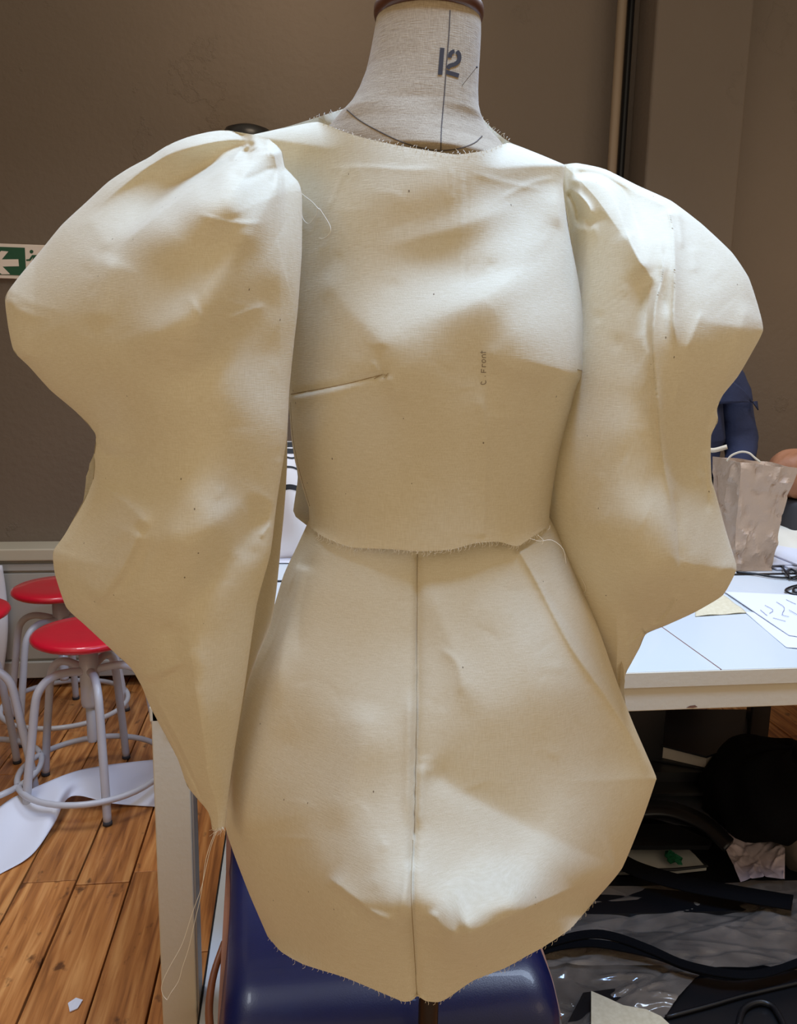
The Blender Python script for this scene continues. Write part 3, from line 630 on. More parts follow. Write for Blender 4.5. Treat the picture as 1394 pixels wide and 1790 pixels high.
# white plastic hanging at left edge
o = grid_item('white_sheet', [(-60, 985), (8, 985), (26, 1175), (-60, 1180)], 0.3, M_PAPER, 14, 20)
V = []; 
for j in range(20):
    for i in range(14):
        u, v = i/13, j/19; px = -60+u*(64+10*math.sin(v*3)); py = 988+v*190; V.append(ay(px, py, 3.27+.012*math.sin(7*u)+.01*math.sin(5*v)))
for k, v in enumerate(V): o.data.vertices[k].co = v
md = o.modifiers.new('s', 'SOLIDIFY'); md.thickness = .001
meta(rebase(o), 'white plastic sheet standing against the low panelling at the left edge', 'plastic sheet')

# ================================================================== BLUE CHAIR
ch = thing('chair', 'navy vinyl padded chair with brown bentwood shell under the hem', 'chair', (.13, 1.25, 0))
cLf, cLb, cRf, cRb = az(404, 1745, .46), az(414, 1505, .475), az(957, 1730, .46), az(935, 1600, .475)
def cx(side, Y): a, b = ((cLf, cLb) if side < 0 else (cRf, cRb)); return a[0]+(b[0]-a[0])*(Y-a[1])/(b[1]-a[1]) if side < 0 else a[0]+.25*(b[0]-a[0])*(Y-a[1])/(b[1]-a[1])
def cushion():
    pts = [(1.35, .545), (1.30, .495), (1.22, .474), (1.12, .470), (1.03, .476), (.985, .474), (.955, .455), (.945, .405), (.95, .34)]
    P = [np.array(q) for q in pts]; P = smooth_line(P, 5); n = len(P); xs = np.linspace(-1, 1, 44); V = []
    for q in P:
        xl, xr = cx(-1, q[0]), cx(1, q[0])
        for s in xs:
            e = max(0, abs(s)-.88)/.12; dz = -.05*(1-math.sqrt(max(0, 1-e*e))); V.append(((xl+xr)/2+(xr-xl)/2*s, q[0]+.012*(1-math.sqrt(max(0, 1-e*e))), q[1]+dz))
    m_ = len(xs); Fc = [(j*m_+i, j*m_+i+1, (j+1)*m_+i+1, (j+1)*m_+i) for j in range(n-1) for i in range(m_-1)]; return V, Fc
V, Fc = cushion(); o = link('seat_cushion', V, Fc, M_BLUE, ch); md = o.modifiers.new('s', 'SOLIDIFY'); md.thickness = .02; md.offset = -1
MB().box(-.04, .34, .985, 1.31, .30, .425, .01).build('seat_shell', M_PLY, ch)
for sd in (-1, 1):
    pl = [(.975, .36), (.972, .43), (1.02, .448), (1.3, .47), (1.36, .545), (1.345, .36)]
    dx = -.018 if sd < 0 else .004
    MB().prism([(cx(sd, y)+dx, y, z) for y, z in pl], (.014, 0, 0)).build('side_panel', M_PLY, ch)
for x_, y_ in ((-.05, 1.02), (.31, 1.02), (-.03, 1.30), (.31, 1.30)): MB().tube([(x_, y_, .30), (x_, y_, .0)], .012, 12).build('leg', M_BLACK, ch, True)
o = MB(); o.tube([(cx(-1, y)-.018-d, y, .41-d) for y, d in ((.99, 0), (1.03, .012), (1.09, .018), (1.15, .014), (1.2, 0))], .006, 8, sub=4); o.build('side_grip', M_PLY, ch, True)

# ================================================================== DRESS FORM
df = thing('dress_form', 'linen covered tailor\'s dress form stamped 12, wooden neck cap, dark pole', 'mannequin', (.165, .90, 0))
rows = [(14, 668, 834, .93), (24, 661, 839, .94), (37, 658, 841, .94), (60, 654.5, 841, .95), (100, 647, 839, .95), (130, 640, 837, .95), (160, 628, 836, .93), (185, 614, 837, .90), (202, 598, 841, .84), (218, 580, 850, .80), (235, 562, 868, .74), (255, 548, 885, .72), (285, 530, 930, .66), (340, 530, 950, .30), (450, 545, 965, .30), (600, 550, 970, .34), (750, 550, 950, .36), (900, 565, 925, .36), (1050, 560, 930, .36)]
def form():
    V = []; seg = 72; P = []
    A = np.array(rows, float); E_ = lambda y: np.interp(y, [205, 230, 300], [1, 1.8, 2.6]); yy = np.concatenate([np.linspace(14, 300, 70), np.linspace(310, 1050, 40)])
    for y in yy:
        xl, xr, k = [np.interp(y, A[:, 0], A[:, i]) for i in (1, 2, 3)]
        a, b = ah(xl, y, .89), ah(xr, y, .89); c = (a+b)/2; r = np.linalg.norm(b-a)/2; c[2] = (a[2]+b[2])/2
        for i in range(seg):
            t = 2*math.pi*i/seg; V.append(c+R0*math.cos(t)*r+HD*math.copysign(abs(math.sin(t))**E_(y), math.sin(t))*r*k)
    n = len(yy); Fc = [(j*seg+i, (j+1)*seg+i, (j+1)*seg+(i+1) % seg, j*seg+(i+1) % seg) for j in range(n-1) for i in range(seg)]
    Fc.append(tuple(range(seg))); Fc.append(tuple((n-1)*seg+i for i in range(seg))[::-1]); return V, Fc
V, Fc = form(); fo = link('torso', V, Fc, M_LIN, df)
ft = bvh(fo)
cA, cB = ah(657, 30, .89), ah(842, 33, .89); cc = (cA+cB)/2; rr = np.linalg.norm(cB-cA)/2
MB().lathe([(rr-.006, -.004), (rr+.0005, -.003), (rr+.002, .002), (rr+.002, .008), (rr-.001, .012), (rr-.012, .014), (.03, .015), (.02, .017)], cc, 64).build('neck_cap', M_WOODCAP, df, True)
MB().lathe([(.006, .015), (.007, .03), (.010, .036), (.009, .05), (.003, .055)], cc, 20).build('knob', M_STEEL, df, True)
pt, pb = ah(757, 1500, .89), ah(758, 1790, .89)
px_, py_ = pt[0], pt[1]
MB().tube([(px_, py_, .95), (px_, py_, .05)], .0128, 20).build('pole', M_POLE, df, True)
MB().lathe([(.19, 0), (.19, .012), (.17, .025), (.05, .04), (.03, .07), (.014, .08)], (px_, py_, 0), 40).build('base', M_POLE, df, True)
sm = MB(); surf_tube(sm, ft, [(787, 18), (785, 60), (781, 110), (777, 165), (772, 225), (771, 262)], .0006, .0001); sm.build('front_seam', M_SEAMD, df)
sm = MB(); surf_tube(sm, ft, [(607, 192), (630, 211), (660, 228), (700, 247), (740, 259), (771, 263), (805, 259), (830, 250), (843, 238)], .0006, .0001); sm.build('neck_seam', M_SEAMD, df)
nm = MB()
surf_ribbon(nm, ft, [(773.3, 84), (769.5, 131)], 7.6, n=10)
surf_ribbon(nm, ft, [(786.5, 101), (787, 95), (792, 90.5), (794.5, 90)], 7, n=8)
surf_ribbon(nm, ft, [(798.3, 90), (802.5, 96), (802, 106), (796, 112), (787, 115), (782, 119.5)], 7.2, n=16)
surf_ribbon(nm, ft, [(780, 126), (802, 132.5)], 7.4, n=8)
nm.build('size_stencil', M_INK, df)['label'] = 'black stencilled number 12'
pn = MB(); pn.tube([on(ft, 808, 150, 0), ah(833.5, 118, .845)], .0003, 5); pn.build('pin', M_STEEL, df)
MB().lathe([(.0003, -.001), (.001, 0), (.0003, .001)], ah(834, 117.5, .845), 8).build('pin_head', M_BLACK, df)

# ================================================================== THE CALICO DRESS
dr = thing('calico_dress', 'cream calico toile with huge puffed sleeves and pointed peplum on the dress form', 'garment', (.13, .87, .5))
smc = lambda c: (lambda x, y: np.full(x.shape, c))
# ---- bodice
BL = [(430, 238), (462, 300), (485, 400), (498, 560), (506, 701), (509, 760), (516, 807), (528, 850), (540, 888), (541, 921)]
BR = [(988, 288), (985, 330), (994, 400), (1010, 480), (1020, 545), (1023.5, 600), (1023, 655), (1012, 680), (996, 733), (980, 789), (969, 844), (962, 890), (960, 920)]
SHL = [(430, 238), (490, 225), (555, 213)]; SHR = [(890, 250), (940, 268), (988, 288)]
BT = SHL+[(600, 230), (640, 242), (700, 255), (760, 265), (800, 270), (850, 263)]+SHR
BB = [(541, 921), (568, 940), (614, 957), (683, 960), (734, 964), (789, 961), (830, 950), (871, 947), (904, 955), (926, 942), (960, 920)]
rel_b = Relief([(640, 245, .085), (720, 258, .105), (790, 270, .108), (860, 262, .088), (560, 300, .045), (770, 340, .112), (650, 340, .10), (900, 330, .068), (970, 330, .045), (770, 450, .103), (650, 460, .100), (880, 470, .105), (960, 500, .095), (590, 500, .08),
                (680, 560, .122), (680, 640, .128), (780, 590, .125), (990, 640, .12), (900, 590, .128), (840, 650, .118), (560, 640, .08), (600, 700, .095), (690, 740, .105), (860, 740, .108), (960, 740, .10), (700, 850, .088), (860, 850, .09), (700, 960, .085), (860, 945, .085), (590, 900, .07), (930, 900, .075)], .6)
def ex_b(x, y):
    f = lambda *a, **k: fold(x, y, *a, **k)
    e = f([(985, 320), (968, 400), (915, 470), (850, 520), (760, 560), (690, 575)], 4.5, 46, 34, 1.7, (.1, .4))
    e += f([(930, 350), (850, 380), (780, 405), (700, 425), (640, 440)], 2.6, 30, 26, 1.7, (.3, .4))
    e += f([(985, 380), (940, 450), (860, 480), (760, 500)], -2.6, 26, 26, 1.8, (.1, .4))
    e += f([(560, 470), (610, 540), (660, 590), (690, 640)], 2.2, 40, 30, 1.6)
    e += f([(840, 600), (890, 640), (960, 655), (1015, 650)], 2.0, 30, 20, 1.5)
    e += f([(508, 690), (580, 676), (640, 662), (682, 656)], -2.2, 6, 4, 1.2, (.02, .1)) + f([(508, 697), (580, 683), (650, 668)], 1.2, 7, 16, 1.3, (.02, .3))
    e += f([(668, 600), (665, 635), (680, 665)], -1.6, 8, 14, 1.3) + f([(676, 655), (690, 680), (692, 700)], 1.3, 6, 8) + f([(652, 628), (662, 650), (675, 668)], 1.2, 3, 5)
    e += f([(850, 660), (846, 720), (852, 780), (846, 940)], .9, 3, 20, 1.1, (.1, .02)) + f([(838, 690), (850, 740), (852, 800)], .8, 8, 8)
    e += f([(808, 285), (806, 400), (800, 470)], .5, 3, 4) + f([(818, 290), (816, 400), (810, 520)], -.4, 3, 3) + f([(790, 290), (790, 360)], .4, 3, 3)
    e += f([(845, 728), (920, 731), (1000, 728)], .6, 4, 10, 1.1) + f([(905, 735), (912, 755), (917, 772)], -.7, 3, 6) + f([(970, 740), (950, 800), (942, 850)], .9, 4, 12)
    e += f([(560, 295), (640, 292), (720, 296), (780, 292)], .5, 4, 10) + f([(608, 290), (590, 330), (574, 372)], .8, 3, 5) + f([(870, 350), (930, 320), (980, 310)], .6, 4, 6) + f([(820, 300), (880, 318), (960, 335)], .5, 4, 6)
    e += f([(600, 650), (560, 760), (560, 860)], 1.6, 30, 26, 1.7) + f([(1010, 680), (985, 760), (965, 860)], 1.4, 10, 16, 1.4)
    e += crumple(x, y, (520, 260, 1010, 950), 46, 3, .42)
    return e
b_front = sheet('bodice_front', M_CAL, dr, BL, BR, BT, BB, [BL, BR, SHL, SHR], smc(.905), rel_b, 150, .5, ex_b, 170, 210)
NBK = [(430, 238), (500, 222), (555, 205), (605, 189), (640, 184), (720, 190), (800, 196), (838, 202), (862, 226), (890, 248), (940, 268), (988, 288)]
BLb = [(430, 238), (462, 300), (485, 400), (498, 560), (504, 701), (510, 760), (516, 800), (521, 835), (516, 870), (513, 899), (536, 918)]
b_back = sheet('bodice_back', M_CAL, dr, BLb, BR, NBK, [(536, 918), (600, 900), (750, 895), (900, 900), (960, 920)], [BLb, BR, [(430, 238), (500, 222), (555, 207)], [(890, 248), (940, 268), (988, 288)]], smc(.905), .085, 150, .5, None, 60, 60, back='ray')
tb_ = bvh(b_front)
# ---- skirt
SL = [(541, 908), (518, 958), (496, 1005), (471, 1085), (432, 1168), (408, 1270), (396, 1360), (393, 1440), (408, 1490), (436, 1563), (468, 1637)]
SR = [(962, 905), (990, 962), (1035, 1065), (1080, 1194), (1108, 1266), (1147, 1356), (1146, 1368), (1125, 1429), (1088, 1518), (1041, 1574)]
STp = [(541, 908), (600, 938), (680, 948), (760, 950), (860, 938), (962, 905)]
SB = [(468, 1637), (492, 1664), (531, 1686), (604, 1709), (671, 1737), (705, 1751), (720, 1749), (730, 1741), (745, 1750), (766, 1752), (783, 1745), (828, 1714), (884, 1692), (920, 1672), (946, 1658), (996, 1625), (1041, 1574)]
rel_s = Relief([(730, 960, .074), (600, 950, .07), (880, 950, .072), (650, 1060, .095), (560, 1080, .085), (850, 1060, .10), (950, 1060, .085), (730, 1120, .105), (560, 1250, .115), (500, 1300, .10), (720, 1250, .135), (660, 1300, .146), (860, 1240, .128), (1000, 1200, .10), (1090, 1330, .06),
                (735, 1340, .145), (900, 1430, .132), (1085, 1516, .105), (640, 1460, .172), (700, 1590, .213), (640, 1565, .192), (690, 1645, .188), (570, 1525, .158), (480, 1500, .11), (806, 1632, .236), (900, 1596, .205), (1000, 1553, .16), (812, 1664, .205), (905, 1628, .172), (900, 1505, .158), (760, 1460, .165), (800, 1540, .19), (745, 1640, .19), (600, 1640, .165), (600, 1700, .145), (725, 1742, .16), (830, 1705, .165), (940, 1655, .14), (520, 1660, .12)], .3)
def ex_s(x, y):
    f = lambda *a, **k: fold(x, y, *a, **k)
    e = f([(730, 966), (729, 1100), (729, 1250), (726, 1350), (724, 1455), (721, 1560), (726, 1650), (729, 1745)], -4.6, 8, 6, 1.2, (.01, .01))
    e += f([(716, 1200), (714, 1330), (712, 1450)], 2.2, 16, 8, 1.5) + f([(738, 1330), (736, 1400), (733, 1455)], 2.4, 6, 12, 1.4)
    e += f([(738, 1320), (745, 1345), (760, 1352)], .7, 12, 8, 1.3)
    e += f([(904, 956), (946, 1031), (999, 1132), (1058, 1216), (1102, 1283), (1145, 1352)], 5.5, 45, 9, 1.0, (.03, .05))
    e += f([(935, 1000), (990, 1085), (1050, 1170), (1095, 1240)], -1.6, 16, 10, 1.4)
    e += f([(742, 1342), (830, 1395), (900, 1432), (1000, 1480), (1088, 1516)], -3.0, 40, 26, 1.5, (.1, .15))
    e += f([(806, 1636), (870, 1612), (950, 1575), (1020, 1545), (1088, 1519)], 6.0, 34, 10, 1.15, (.06, .06))
    e += f([(750, 1590), (775, 1620), (808, 1637)], 3.2, 10, 12, 1.2) + f([(720, 1632), (770, 1640), (808, 1637)], 2.0, 10, 6, 1.2)
    e += f([(570, 1530), (620, 1570), (662, 1600), (694, 1612)], 4.5, 22, 9, 1.15, (.2, .12)) + f([(600, 1580), (660, 1590), (700, 1600)], -1.5, 8, 12)
    e += f([(720, 1500), (708, 1560), (698, 1612)], 2.6, 18, 8, 1.4)
    e += f([(640, 1220), (620, 1330), (580, 1460)], 2.2, 30, 40, 1.8)
    e += f([(745, 1010), (790, 1130), (815, 1200), (825, 1260)], 2.0, 22, 26, 1.6) + f([(768, 1130), (800, 1160), (810, 1220)], .9, 5, 9)
    e += f([(530, 985), (500, 1100), (480, 1250)], 3.4, 14, 18, 1.5, (.05, .3)) + f([(512, 1010), (480, 1100), (452, 1200)], -2.4, 7, 8, 1.3) + f([(530, 960), (505, 1030), (480, 1110), (450, 1180)], 2.2, 4, 6, 1.2) + f([(552, 960), (528, 1060), (520, 1160)], -2.0, 14, 12, 1.5)
    e += f([(440, 1560), (460, 1620), (475, 1640)], 1.5, 5, 8) + f([(418, 1500), (448, 1580), (478, 1650), (530, 1680)], -1.5, 5, 4, 1.2)
    e += f([(400, 1470), (500, 1464), (560, 1468)], .5, 4, 8) + f([(900, 1640), (950, 1620), (1000, 1605)], 1.0, 10, 20) 
    e += crumple(x, y, (420, 980, 1120, 1730), 70, 11, .5)
    return e
s_front = sheet('peplum_front', M_CAL, dr, SL, SR, STp, SB, [SL, SR], smc(.915), rel_s, 150, .55, ex_s, 210, 260)
SRb = [(962, 905), (996, 964), (1052, 1042), (1083, 1121), (1092, 1171), (1096, 1235), (1112, 1290), (1146, 1356), (1146, 1368), (1125, 1429), (1088, 1518), (1041, 1574)]
s_back = sheet('peplum_back', M_CAL, dr, SL, SRb, [(541, 908), (750, 900), (962, 905)], [(468, 1637), (600, 1600), (760, 1590), (900, 1595), (1041, 1574)], [SL, SRb], smc(.915), .10, 160, .5, lambda x, y: crumple(x, y, (420, 980, 1120, 1600), 20, 12, .6), 70, 80, back=True)
ts_ = bvh(s_front)
# ---- left sleeve (left in the picture)
LL = [(424, 236), (402, 228), (374, 229), (333, 238), (297, 252), (277, 264), (259, 276), (225, 294), (189, 318), (149, 355), (108, 393), (72, 437), (32, 485), (9, 519), (14, 570), (24, 614), (52, 642), (88, 682), (133, 720), (167, 758), (165, 790), (161, 845), (116, 930), (93, 964), (96, 1004), (116, 1062), (149, 1093), (207, 1147), (230, 1169), (248, 1200), (263, 1236), (310, 1325), (328, 1375), (364, 1419), (371, 1450)]
LR = [(470, 243), (492, 262), (498, 292), (520, 315), (528, 340), (528, 440), (521, 540), (514, 602), (506, 682), (502, 762), (484, 879), (473, 968), (449, 1057), (426, 1214), (408, 1325), (393, 1448)]
rel_l = Relief([(470, 262, .02), (430, 245, .02), (340, 262, .06), (300, 318, .042), (355, 290, .045), (248, 362, .048), (400, 312, .085), (350, 350, .105), (275, 408, .105), (215, 455, .098), (120, 520, .07), (60, 560, .055), (300, 480, .125), (400, 420, .11), (460, 350, .075), (450, 520, .085), (330, 580, .13), (200, 620, .10), (480, 620, .05), (400, 700, .09), (280, 720, .10), (200, 750, .065),
                (240, 840, .075), (170, 850, .06), (140, 960, .06), (240, 930, .095), (340, 880, .10), (420, 880, .06), (200, 1060, .08), (320, 1040, .085), (400, 1080, .06), (280, 1180, .065), (360, 1240, .06), (350, 1350, .04), (385, 1430, .02)], .5)
def ex_l(x, y):
    f = lambda *a, **k: fold(x, y, *a, **k)
    e = f([(500, 268), (455, 270), (410, 288), (350, 322), (290, 365), (240, 405), (200, 440)], 13, 62, 10, 1.05, (.05, .3))      # main flap edge
    e += f([(455, 258), (405, 272), (340, 302), (280, 345), (235, 385), (205, 415)], -11, 14, 26, 1.5, (.1, .4))
    e += f([(455, 248), (400, 245), (340, 256), (280, 278), (215, 325), (150, 380)], 4, 8, 20, 1.4, (.05, .3))
    e += f([(440, 252), (418, 266), (403, 285)], 4.5, 7, 7, 1.3) + f([(470, 250), (445, 262), (425, 280)], -3.5, 5, 5, 1.3) + f([(486, 262), (452, 258), (430, 268)], 3.5, 5, 6, 1.3)
    e += f([(500, 282), (482, 300), (478, 330)], -2.5, 8, 8) + f([(400, 300), (430, 312), (462, 300), (490, 290)], -2.4, 8, 8) + f([(498, 290), (470, 350), (420, 450)], 3, 18, 26, 1.6)
    e += f([(195, 438), (170, 400), (150, 372)], 1.3, 20, 26, 1.5) + f([(200, 442), (180, 500), (170, 580)], 3, 18, 30, 1.5)
    e += f([(470, 330), (420, 430), (360, 520), (270, 585), (200, 590)], 5, 40, 34, 1.8, (.25, .2))
    e += f([(500, 480), (430, 560), (360, 640), (260, 690)], -4, 40, 36, 1.8) 
    e += f([(326, 512), (348, 548), (352, 580)], .7, 5, 12) + f([(390, 560), (430, 545), (470, 530)], 1.5, 6, 14) + f([(340, 372), (400, 388), (470, 390)], .8, 3, 6)
    e += f([(10, 520), (40, 545), (100, 560)], 2, 10, 18, 1.2, (.01, .6)) + f([(24, 614), (60, 620), (120, 610)], 1.6, 10, 12, 1.2, (.01, .6))
    e += f([(168, 760), (200, 772), (240, 770)], 3.5, 7, 12, 1.2, (.02, .6)) + f([(168, 785), (210, 800), (270, 790)], -4, 10, 14, 1.5, (.02, .5)) + f([(166, 775), (180, 768), (198, 773)], -2, 4, 4, 1.2, (.02, .3))
    e += f([(162, 845), (200, 862), (240, 895), (262, 925)], 6, 9, 34, 1.2, (.02, .2)) + f([(160, 850), (130, 905), (100, 950)], 3, 14, 16, 1.4, (.02, .1))
    e += f([(246, 925), (220, 985), (195, 1025), (165, 1055)], 4.5, 9, 22, 1.15, (.1, .1)) + f([(262, 940), (235, 1000), (190, 1045)], -2.2, 8, 16, 1.4)
    e += f([(262, 925), (330, 940), (400, 900), (470, 860)], 3, 30, 40, 1.8) + f([(470, 870), (410, 960), (330, 1060), (250, 1150)], -5, 30, 34, 1.8, (.1, .2))
    e += f([(475, 905), (440, 925), (430, 960), (468, 972)], -.9, 14, 16, 1.6) + f([(455, 940), (462, 930), (475, 915)], 1, 4, 5)
    e += f([(230, 1172), (250, 1180), (300, 1165), (350, 1130)], 4, 9, 14, 1.3, (.02, .4)) + f([(245, 1195), (280, 1190), (330, 1160)], -3, 9, 9, 1.4, (.05, .4))
    e += f([(252, 1205), (300, 1290), (345, 1380), (372, 1448)], -2.6, 5, 4, 1.2, (.05, .02)) + f([(262, 1200), (310, 1290), (352, 1385)], 1.8, 5, 12, 1.3)
    e += f([(350, 1100), (348, 1200), (360, 1300), (375, 1420)], 2.5, 22, 22, 1.8) + f([(300, 1080), (330, 1220)], -2.5, 20, 26, 1.8)
    e += f([(492, 800), (476, 965)], 1.2, 3, 6, 1.2, (.05, .05))
    e += crumple(x, y, (60, 280, 510, 1420), 80, 21, .6)
    return e
base_l = lambda x, y: .905-.085*np.clip((x-60)/430, 0, 1)
sl = sheet('sleeve_front', M_CAL, dr, LL, LR, [(424, 236), (445, 235), (470, 243)], [(371, 1450), (382, 1452), (393, 1448)], [LL, LR], base_l, rel_l, 120, .55, ex_l, 190, 330)
sl['label'] = 'front of the puffed sleeve at the left'
LRb = [(470, 243), (492, 262), (498, 292), (520, 315), (526, 340), (526, 440), (518, 540), (512, 602), (506, 682), (502, 758), (500.5, 834), (491, 950), (475, 1084), (449, 1151), (428, 1214), (408, 1325), (392, 1448)]
LLb = [(424, 236), (402, 228), (374, 229), (333, 238), (297, 252), (277, 264), (259, 276), (225, 294), (189, 318), (149, 355), (108, 393), (72, 437), (32, 485), (9, 519), (14, 570), (24, 614), (52, 642), (88, 682), (133, 720), (168, 758), (152, 821), (138, 897), (116, 930), (93, 964), (96, 1004), (116, 1062), (149, 1093), (207, 1147), (230, 1169), (248, 1200), (263, 1236), (310, 1325), (328, 1375), (364, 1419), (371, 1450)]
slb = sheet('sleeve_back', M_CAL, dr, LLb, LRb, [(424, 236), (445, 233), (470, 243)], [(371, 1450), (382, 1450), (392, 1448)], [LLb, LRb], base_l, .07, 120, .5, lambda x, y: crumple(x, y, (60, 280, 510, 1420), 24, 22, 1.0), 70, 150, back=True)
slb['label'] = 'back of the puffed sleeve at the left'
# ---- right sleeve
RL = [(985, 289), (986, 330), (996, 390), (1000, 460), (990, 540), (970, 620), (955, 720), (945, 850), (955, 930), (1000, 1050), (1055, 1160), (1086, 1236)]
RR = [(990, 287), (1009, 285), (1057, 295), (1115, 324), (1174, 351), (1227, 391), (1280, 441), (1309, 484), (1325, 531), (1335, 577), (1312, 622), (1290, 659), (1264, 691), (1254, 715), (1256, 736), (1244, 760), (1243, 797), (1245, 840), (1253, 866), (1269, 925), (1288, 988), (1285, 1004), (1264, 1041), (1216, 1070), (1168, 1092), (1130, 1108), (1119, 1132), (1105, 1158), (1093, 1182), (1090, 1238)]
rel_r = Relief([(1000, 310, .02), (1060, 340, .06), (1120, 350, .05), (1060, 430, .085), (1150, 430, .09), (1230, 440, .055), (1040, 600, .10), (1150, 600, .125), (1250, 570, .085), (1310, 570, .05), (1000, 700, .09), (1100, 760, .12), (1200, 720, .085), (1235, 790, .04), (1050, 900, .11), (1150, 900, .115), (1220, 900, .07), (1000, 900, .09), (1150, 1020, .10), (1240, 1000, .06), (1080, 1060, .08), (1100, 1180, .03), (1170, 1080, .05)], .5)
def ex_r(x, y):
    f = lambda *a, **k: fold(x, y, *a, **k)
    e = f([(992, 318), (1030, 315), (1065, 335), (1088, 380), (1105, 430), (1130, 475), (1150, 500)], 10, 10, 40, 1.25, (.08, .2))
    e += f([(1000, 303), (1050, 305), (1090, 335), (1110, 385), (1130, 430)], -6, 12, 10, 1.5, (.08, .3)) + f([(995, 292), (1050, 300), (1110, 328), (1170, 362), (1210, 400)], 4, 7, 12, 1.4, (.05, .3))
    e += f([(992, 335), (1004, 352), (1012, 375), (1006, 395)], -7, 7, 8, 1.4, (.1, .3)) + f([(994, 330), (1012, 340), (1030, 360), (1035, 385)], 4.5, 6, 12, 1.3) + f([(1020, 392), (1045, 385), (1060, 372)], -3, 8, 10, 1.4) + f([(998, 395), (1020, 400), (1050, 396)], 2.4, 8, 16, 1.4)
    e += f([(1098, 400), (1115, 440), (1140, 478)], 4, 8, 14, 1.3)
    e += f([(1150, 400), (1160, 470), (1145, 540), (1142, 620), (1150, 700), (1157, 780), (1170, 860), (1182, 920)], 7.5, 14, 8, 1.15, (.15, .2))
    e += f([(1138, 480), (1130, 560), (1138, 640), (1146, 720)], -3, 10, 8, 1.4) + f([(1130, 590), (1142, 680), (1148, 740)], 2.0, 5, 6)
    e += f([(1170, 362), (1178, 420), (1180, 500), (1178, 560), (1186, 640)], 5.5, 11, 6, 1.15, (.05, .3)) + f([(1184, 362), (1190, 400), (1194, 440)], 2.5, 5, 8, 1.3) + f([(1162, 420), (1160, 500), (1165, 560)], -2.5, 9, 8)
    e += f([(1214, 430), (1216, 480)], 1.2, 10, 10) + f([(1230, 540), (1210, 590), (1195, 625)], 1.5, 10, 8) + f([(1190, 665), (1180, 700), (1174, 720)], 1.2, 5, 7)
    e += f([(1310, 520), (1290, 600), (1258, 690)], 3, 26, 16, 1.5) + f([(1256, 700), (1240, 740), (1235, 800)], -3, 14, 8, 1.5, (.1, .2))
    e += f([(1240, 790), (1248, 850), (1262, 890)], 3.5, 8, 5, 1.2) + f([(1230, 800), (1238, 860), (1236, 900)], -3, 8, 6, 1.3) + f([(1215, 840), (1240, 830), (1248, 850)], 2.5, 10, 10, 1.3)
    e += f([(1178, 850), (1186, 940), (1190, 1010)], -4, 12, 7, 1.4) + f([(1100, 600), (1080, 800), (1090, 1000)], 2.5, 50, 50, 1.9)
    e += f([(1128, 1108), (1160, 1085), (1180, 1050), (1200, 1035)], 4, 8, 16, 1.3, (.02, .3)) + f([(1140, 1095), (1170, 1062), (1175, 1040)], -3, 8, 6, 1.4)
    e += f([(1285, 990), (1260, 1000), (1230, 1040)], 2.2, 14, 16, 1.3, (.02, .5))
    e += f([(1092, 1070), (1100, 1130), (1098, 1190)], 2.5, 12, 10, 1.4) + f([(1120, 1110), (1100, 1080), (1060, 1000)], -2.5, 18, 20, 1.6, (.02, .5))
    e += crumple(x, y, (1000, 320, 1300, 1130), 70, 31, .65, ang=math.pi/2)
    return e
base_r = lambda x, y: .955-.045*np.clip((x-1000)/300, 0, 1)
sr = sheet('sleeve_front', M_CAL, dr, RL, RR, [(985, 289), (988, 287), (990, 287)], [(1086, 1236), (1088, 1240), (1090, 1238)], [RL, RR], base_r, rel_r, 110, .55, ex_r, 170, 300)
sr['label'] = 'front of the puffed sleeve at the right'
srb = sheet('sleeve_back', M_CAL, dr, RL, RR, [(985, 289), (988, 287), (990, 287)], [(1086, 1236), (1088, 1240), (1090, 1238)], [RL, RR], base_r, .07, 110, .5, lambda x, y: crumple(x, y, (1000, 320, 1300, 1130), 24, 32, 1.0), 60, 130, back=True)
srb['label'] = 'back of the puffed sleeve at the right'
tall = bvh(b_front, s_front, sl, sr)
# ---- seams, stitches, pencil, threads
mb = MB(); surf_tube(mb, tb_, [(509, 689), (560, 680), (610, 670), (645, 661), (668, 655)], .00045, 0); mb.tube([on(tb_, a, b, .001) for a, b in ((655, 663), (668, 654), (678, 656), (672, 662), (680, 652))], .0003, 4); mb.build('bust_dart', M_SEAM, dr)
mb = MB(); surf_tube(mb, tb_, [(1010, 646), (1021, 648)], .0005, .0003, 3); mb.build('bust_dart', M_SEAM, dr)
mb = MB(); surf_tube(mb, tb_, [(508, 703), (512, 760), (522, 815), (536, 865), (542, 885)], .0004, 0); mb.build('side_seam', M_SEAM, dr)
mb = MB(); surf_tube(mb, ts_, [(730, 968), (729, 1200), (727, 1340), (725, 1456)], .00045, -.0002); surf_tube(mb, ts_, [(722, 1468), (719, 1560), (724, 1650), (729, 1738)], .0005, -.0002); mb.build('centre_seam', M_SEAM, dr)
mb = MB()
W = [[(843, 667), (841, 670), (843, 672), (848, 671), (850, 668), (849, 665)],
     [(848, 658), (849, 657)],
     [(842, 651), (850, 651)], [(842, 651), (842, 645)], [(846, 651), (846, 646)],
     [(843, 641), (850, 641)], [(844, 641), (843, 637), (844, 636)],
     [(844, 633), (843, 630), (846, 628), (849, 630), (849, 633), (846, 634), (844, 633)],
     [(844, 625), (850, 625)], [(845, 625), (843, 622), (845, 620), (850, 620)],
     [(840, 616), (850, 616)], [(843, 618), (843, 613)]]
for q in W: surf_tube(mb, tb_, q, .00032, .0002, 1.5, 4, len(q) > 3)
mb.build('pencil_writing', M_PENCIL, dr)['label'] = 'pencil writing C. Front'
mb = MB(); fray(mb, tb_, [(568, 218), (600, 231), (640, 243), (700, 256), (760, 266), (800, 271), (850, 264), (886, 252)], 48, (2, 8), 1, -1)
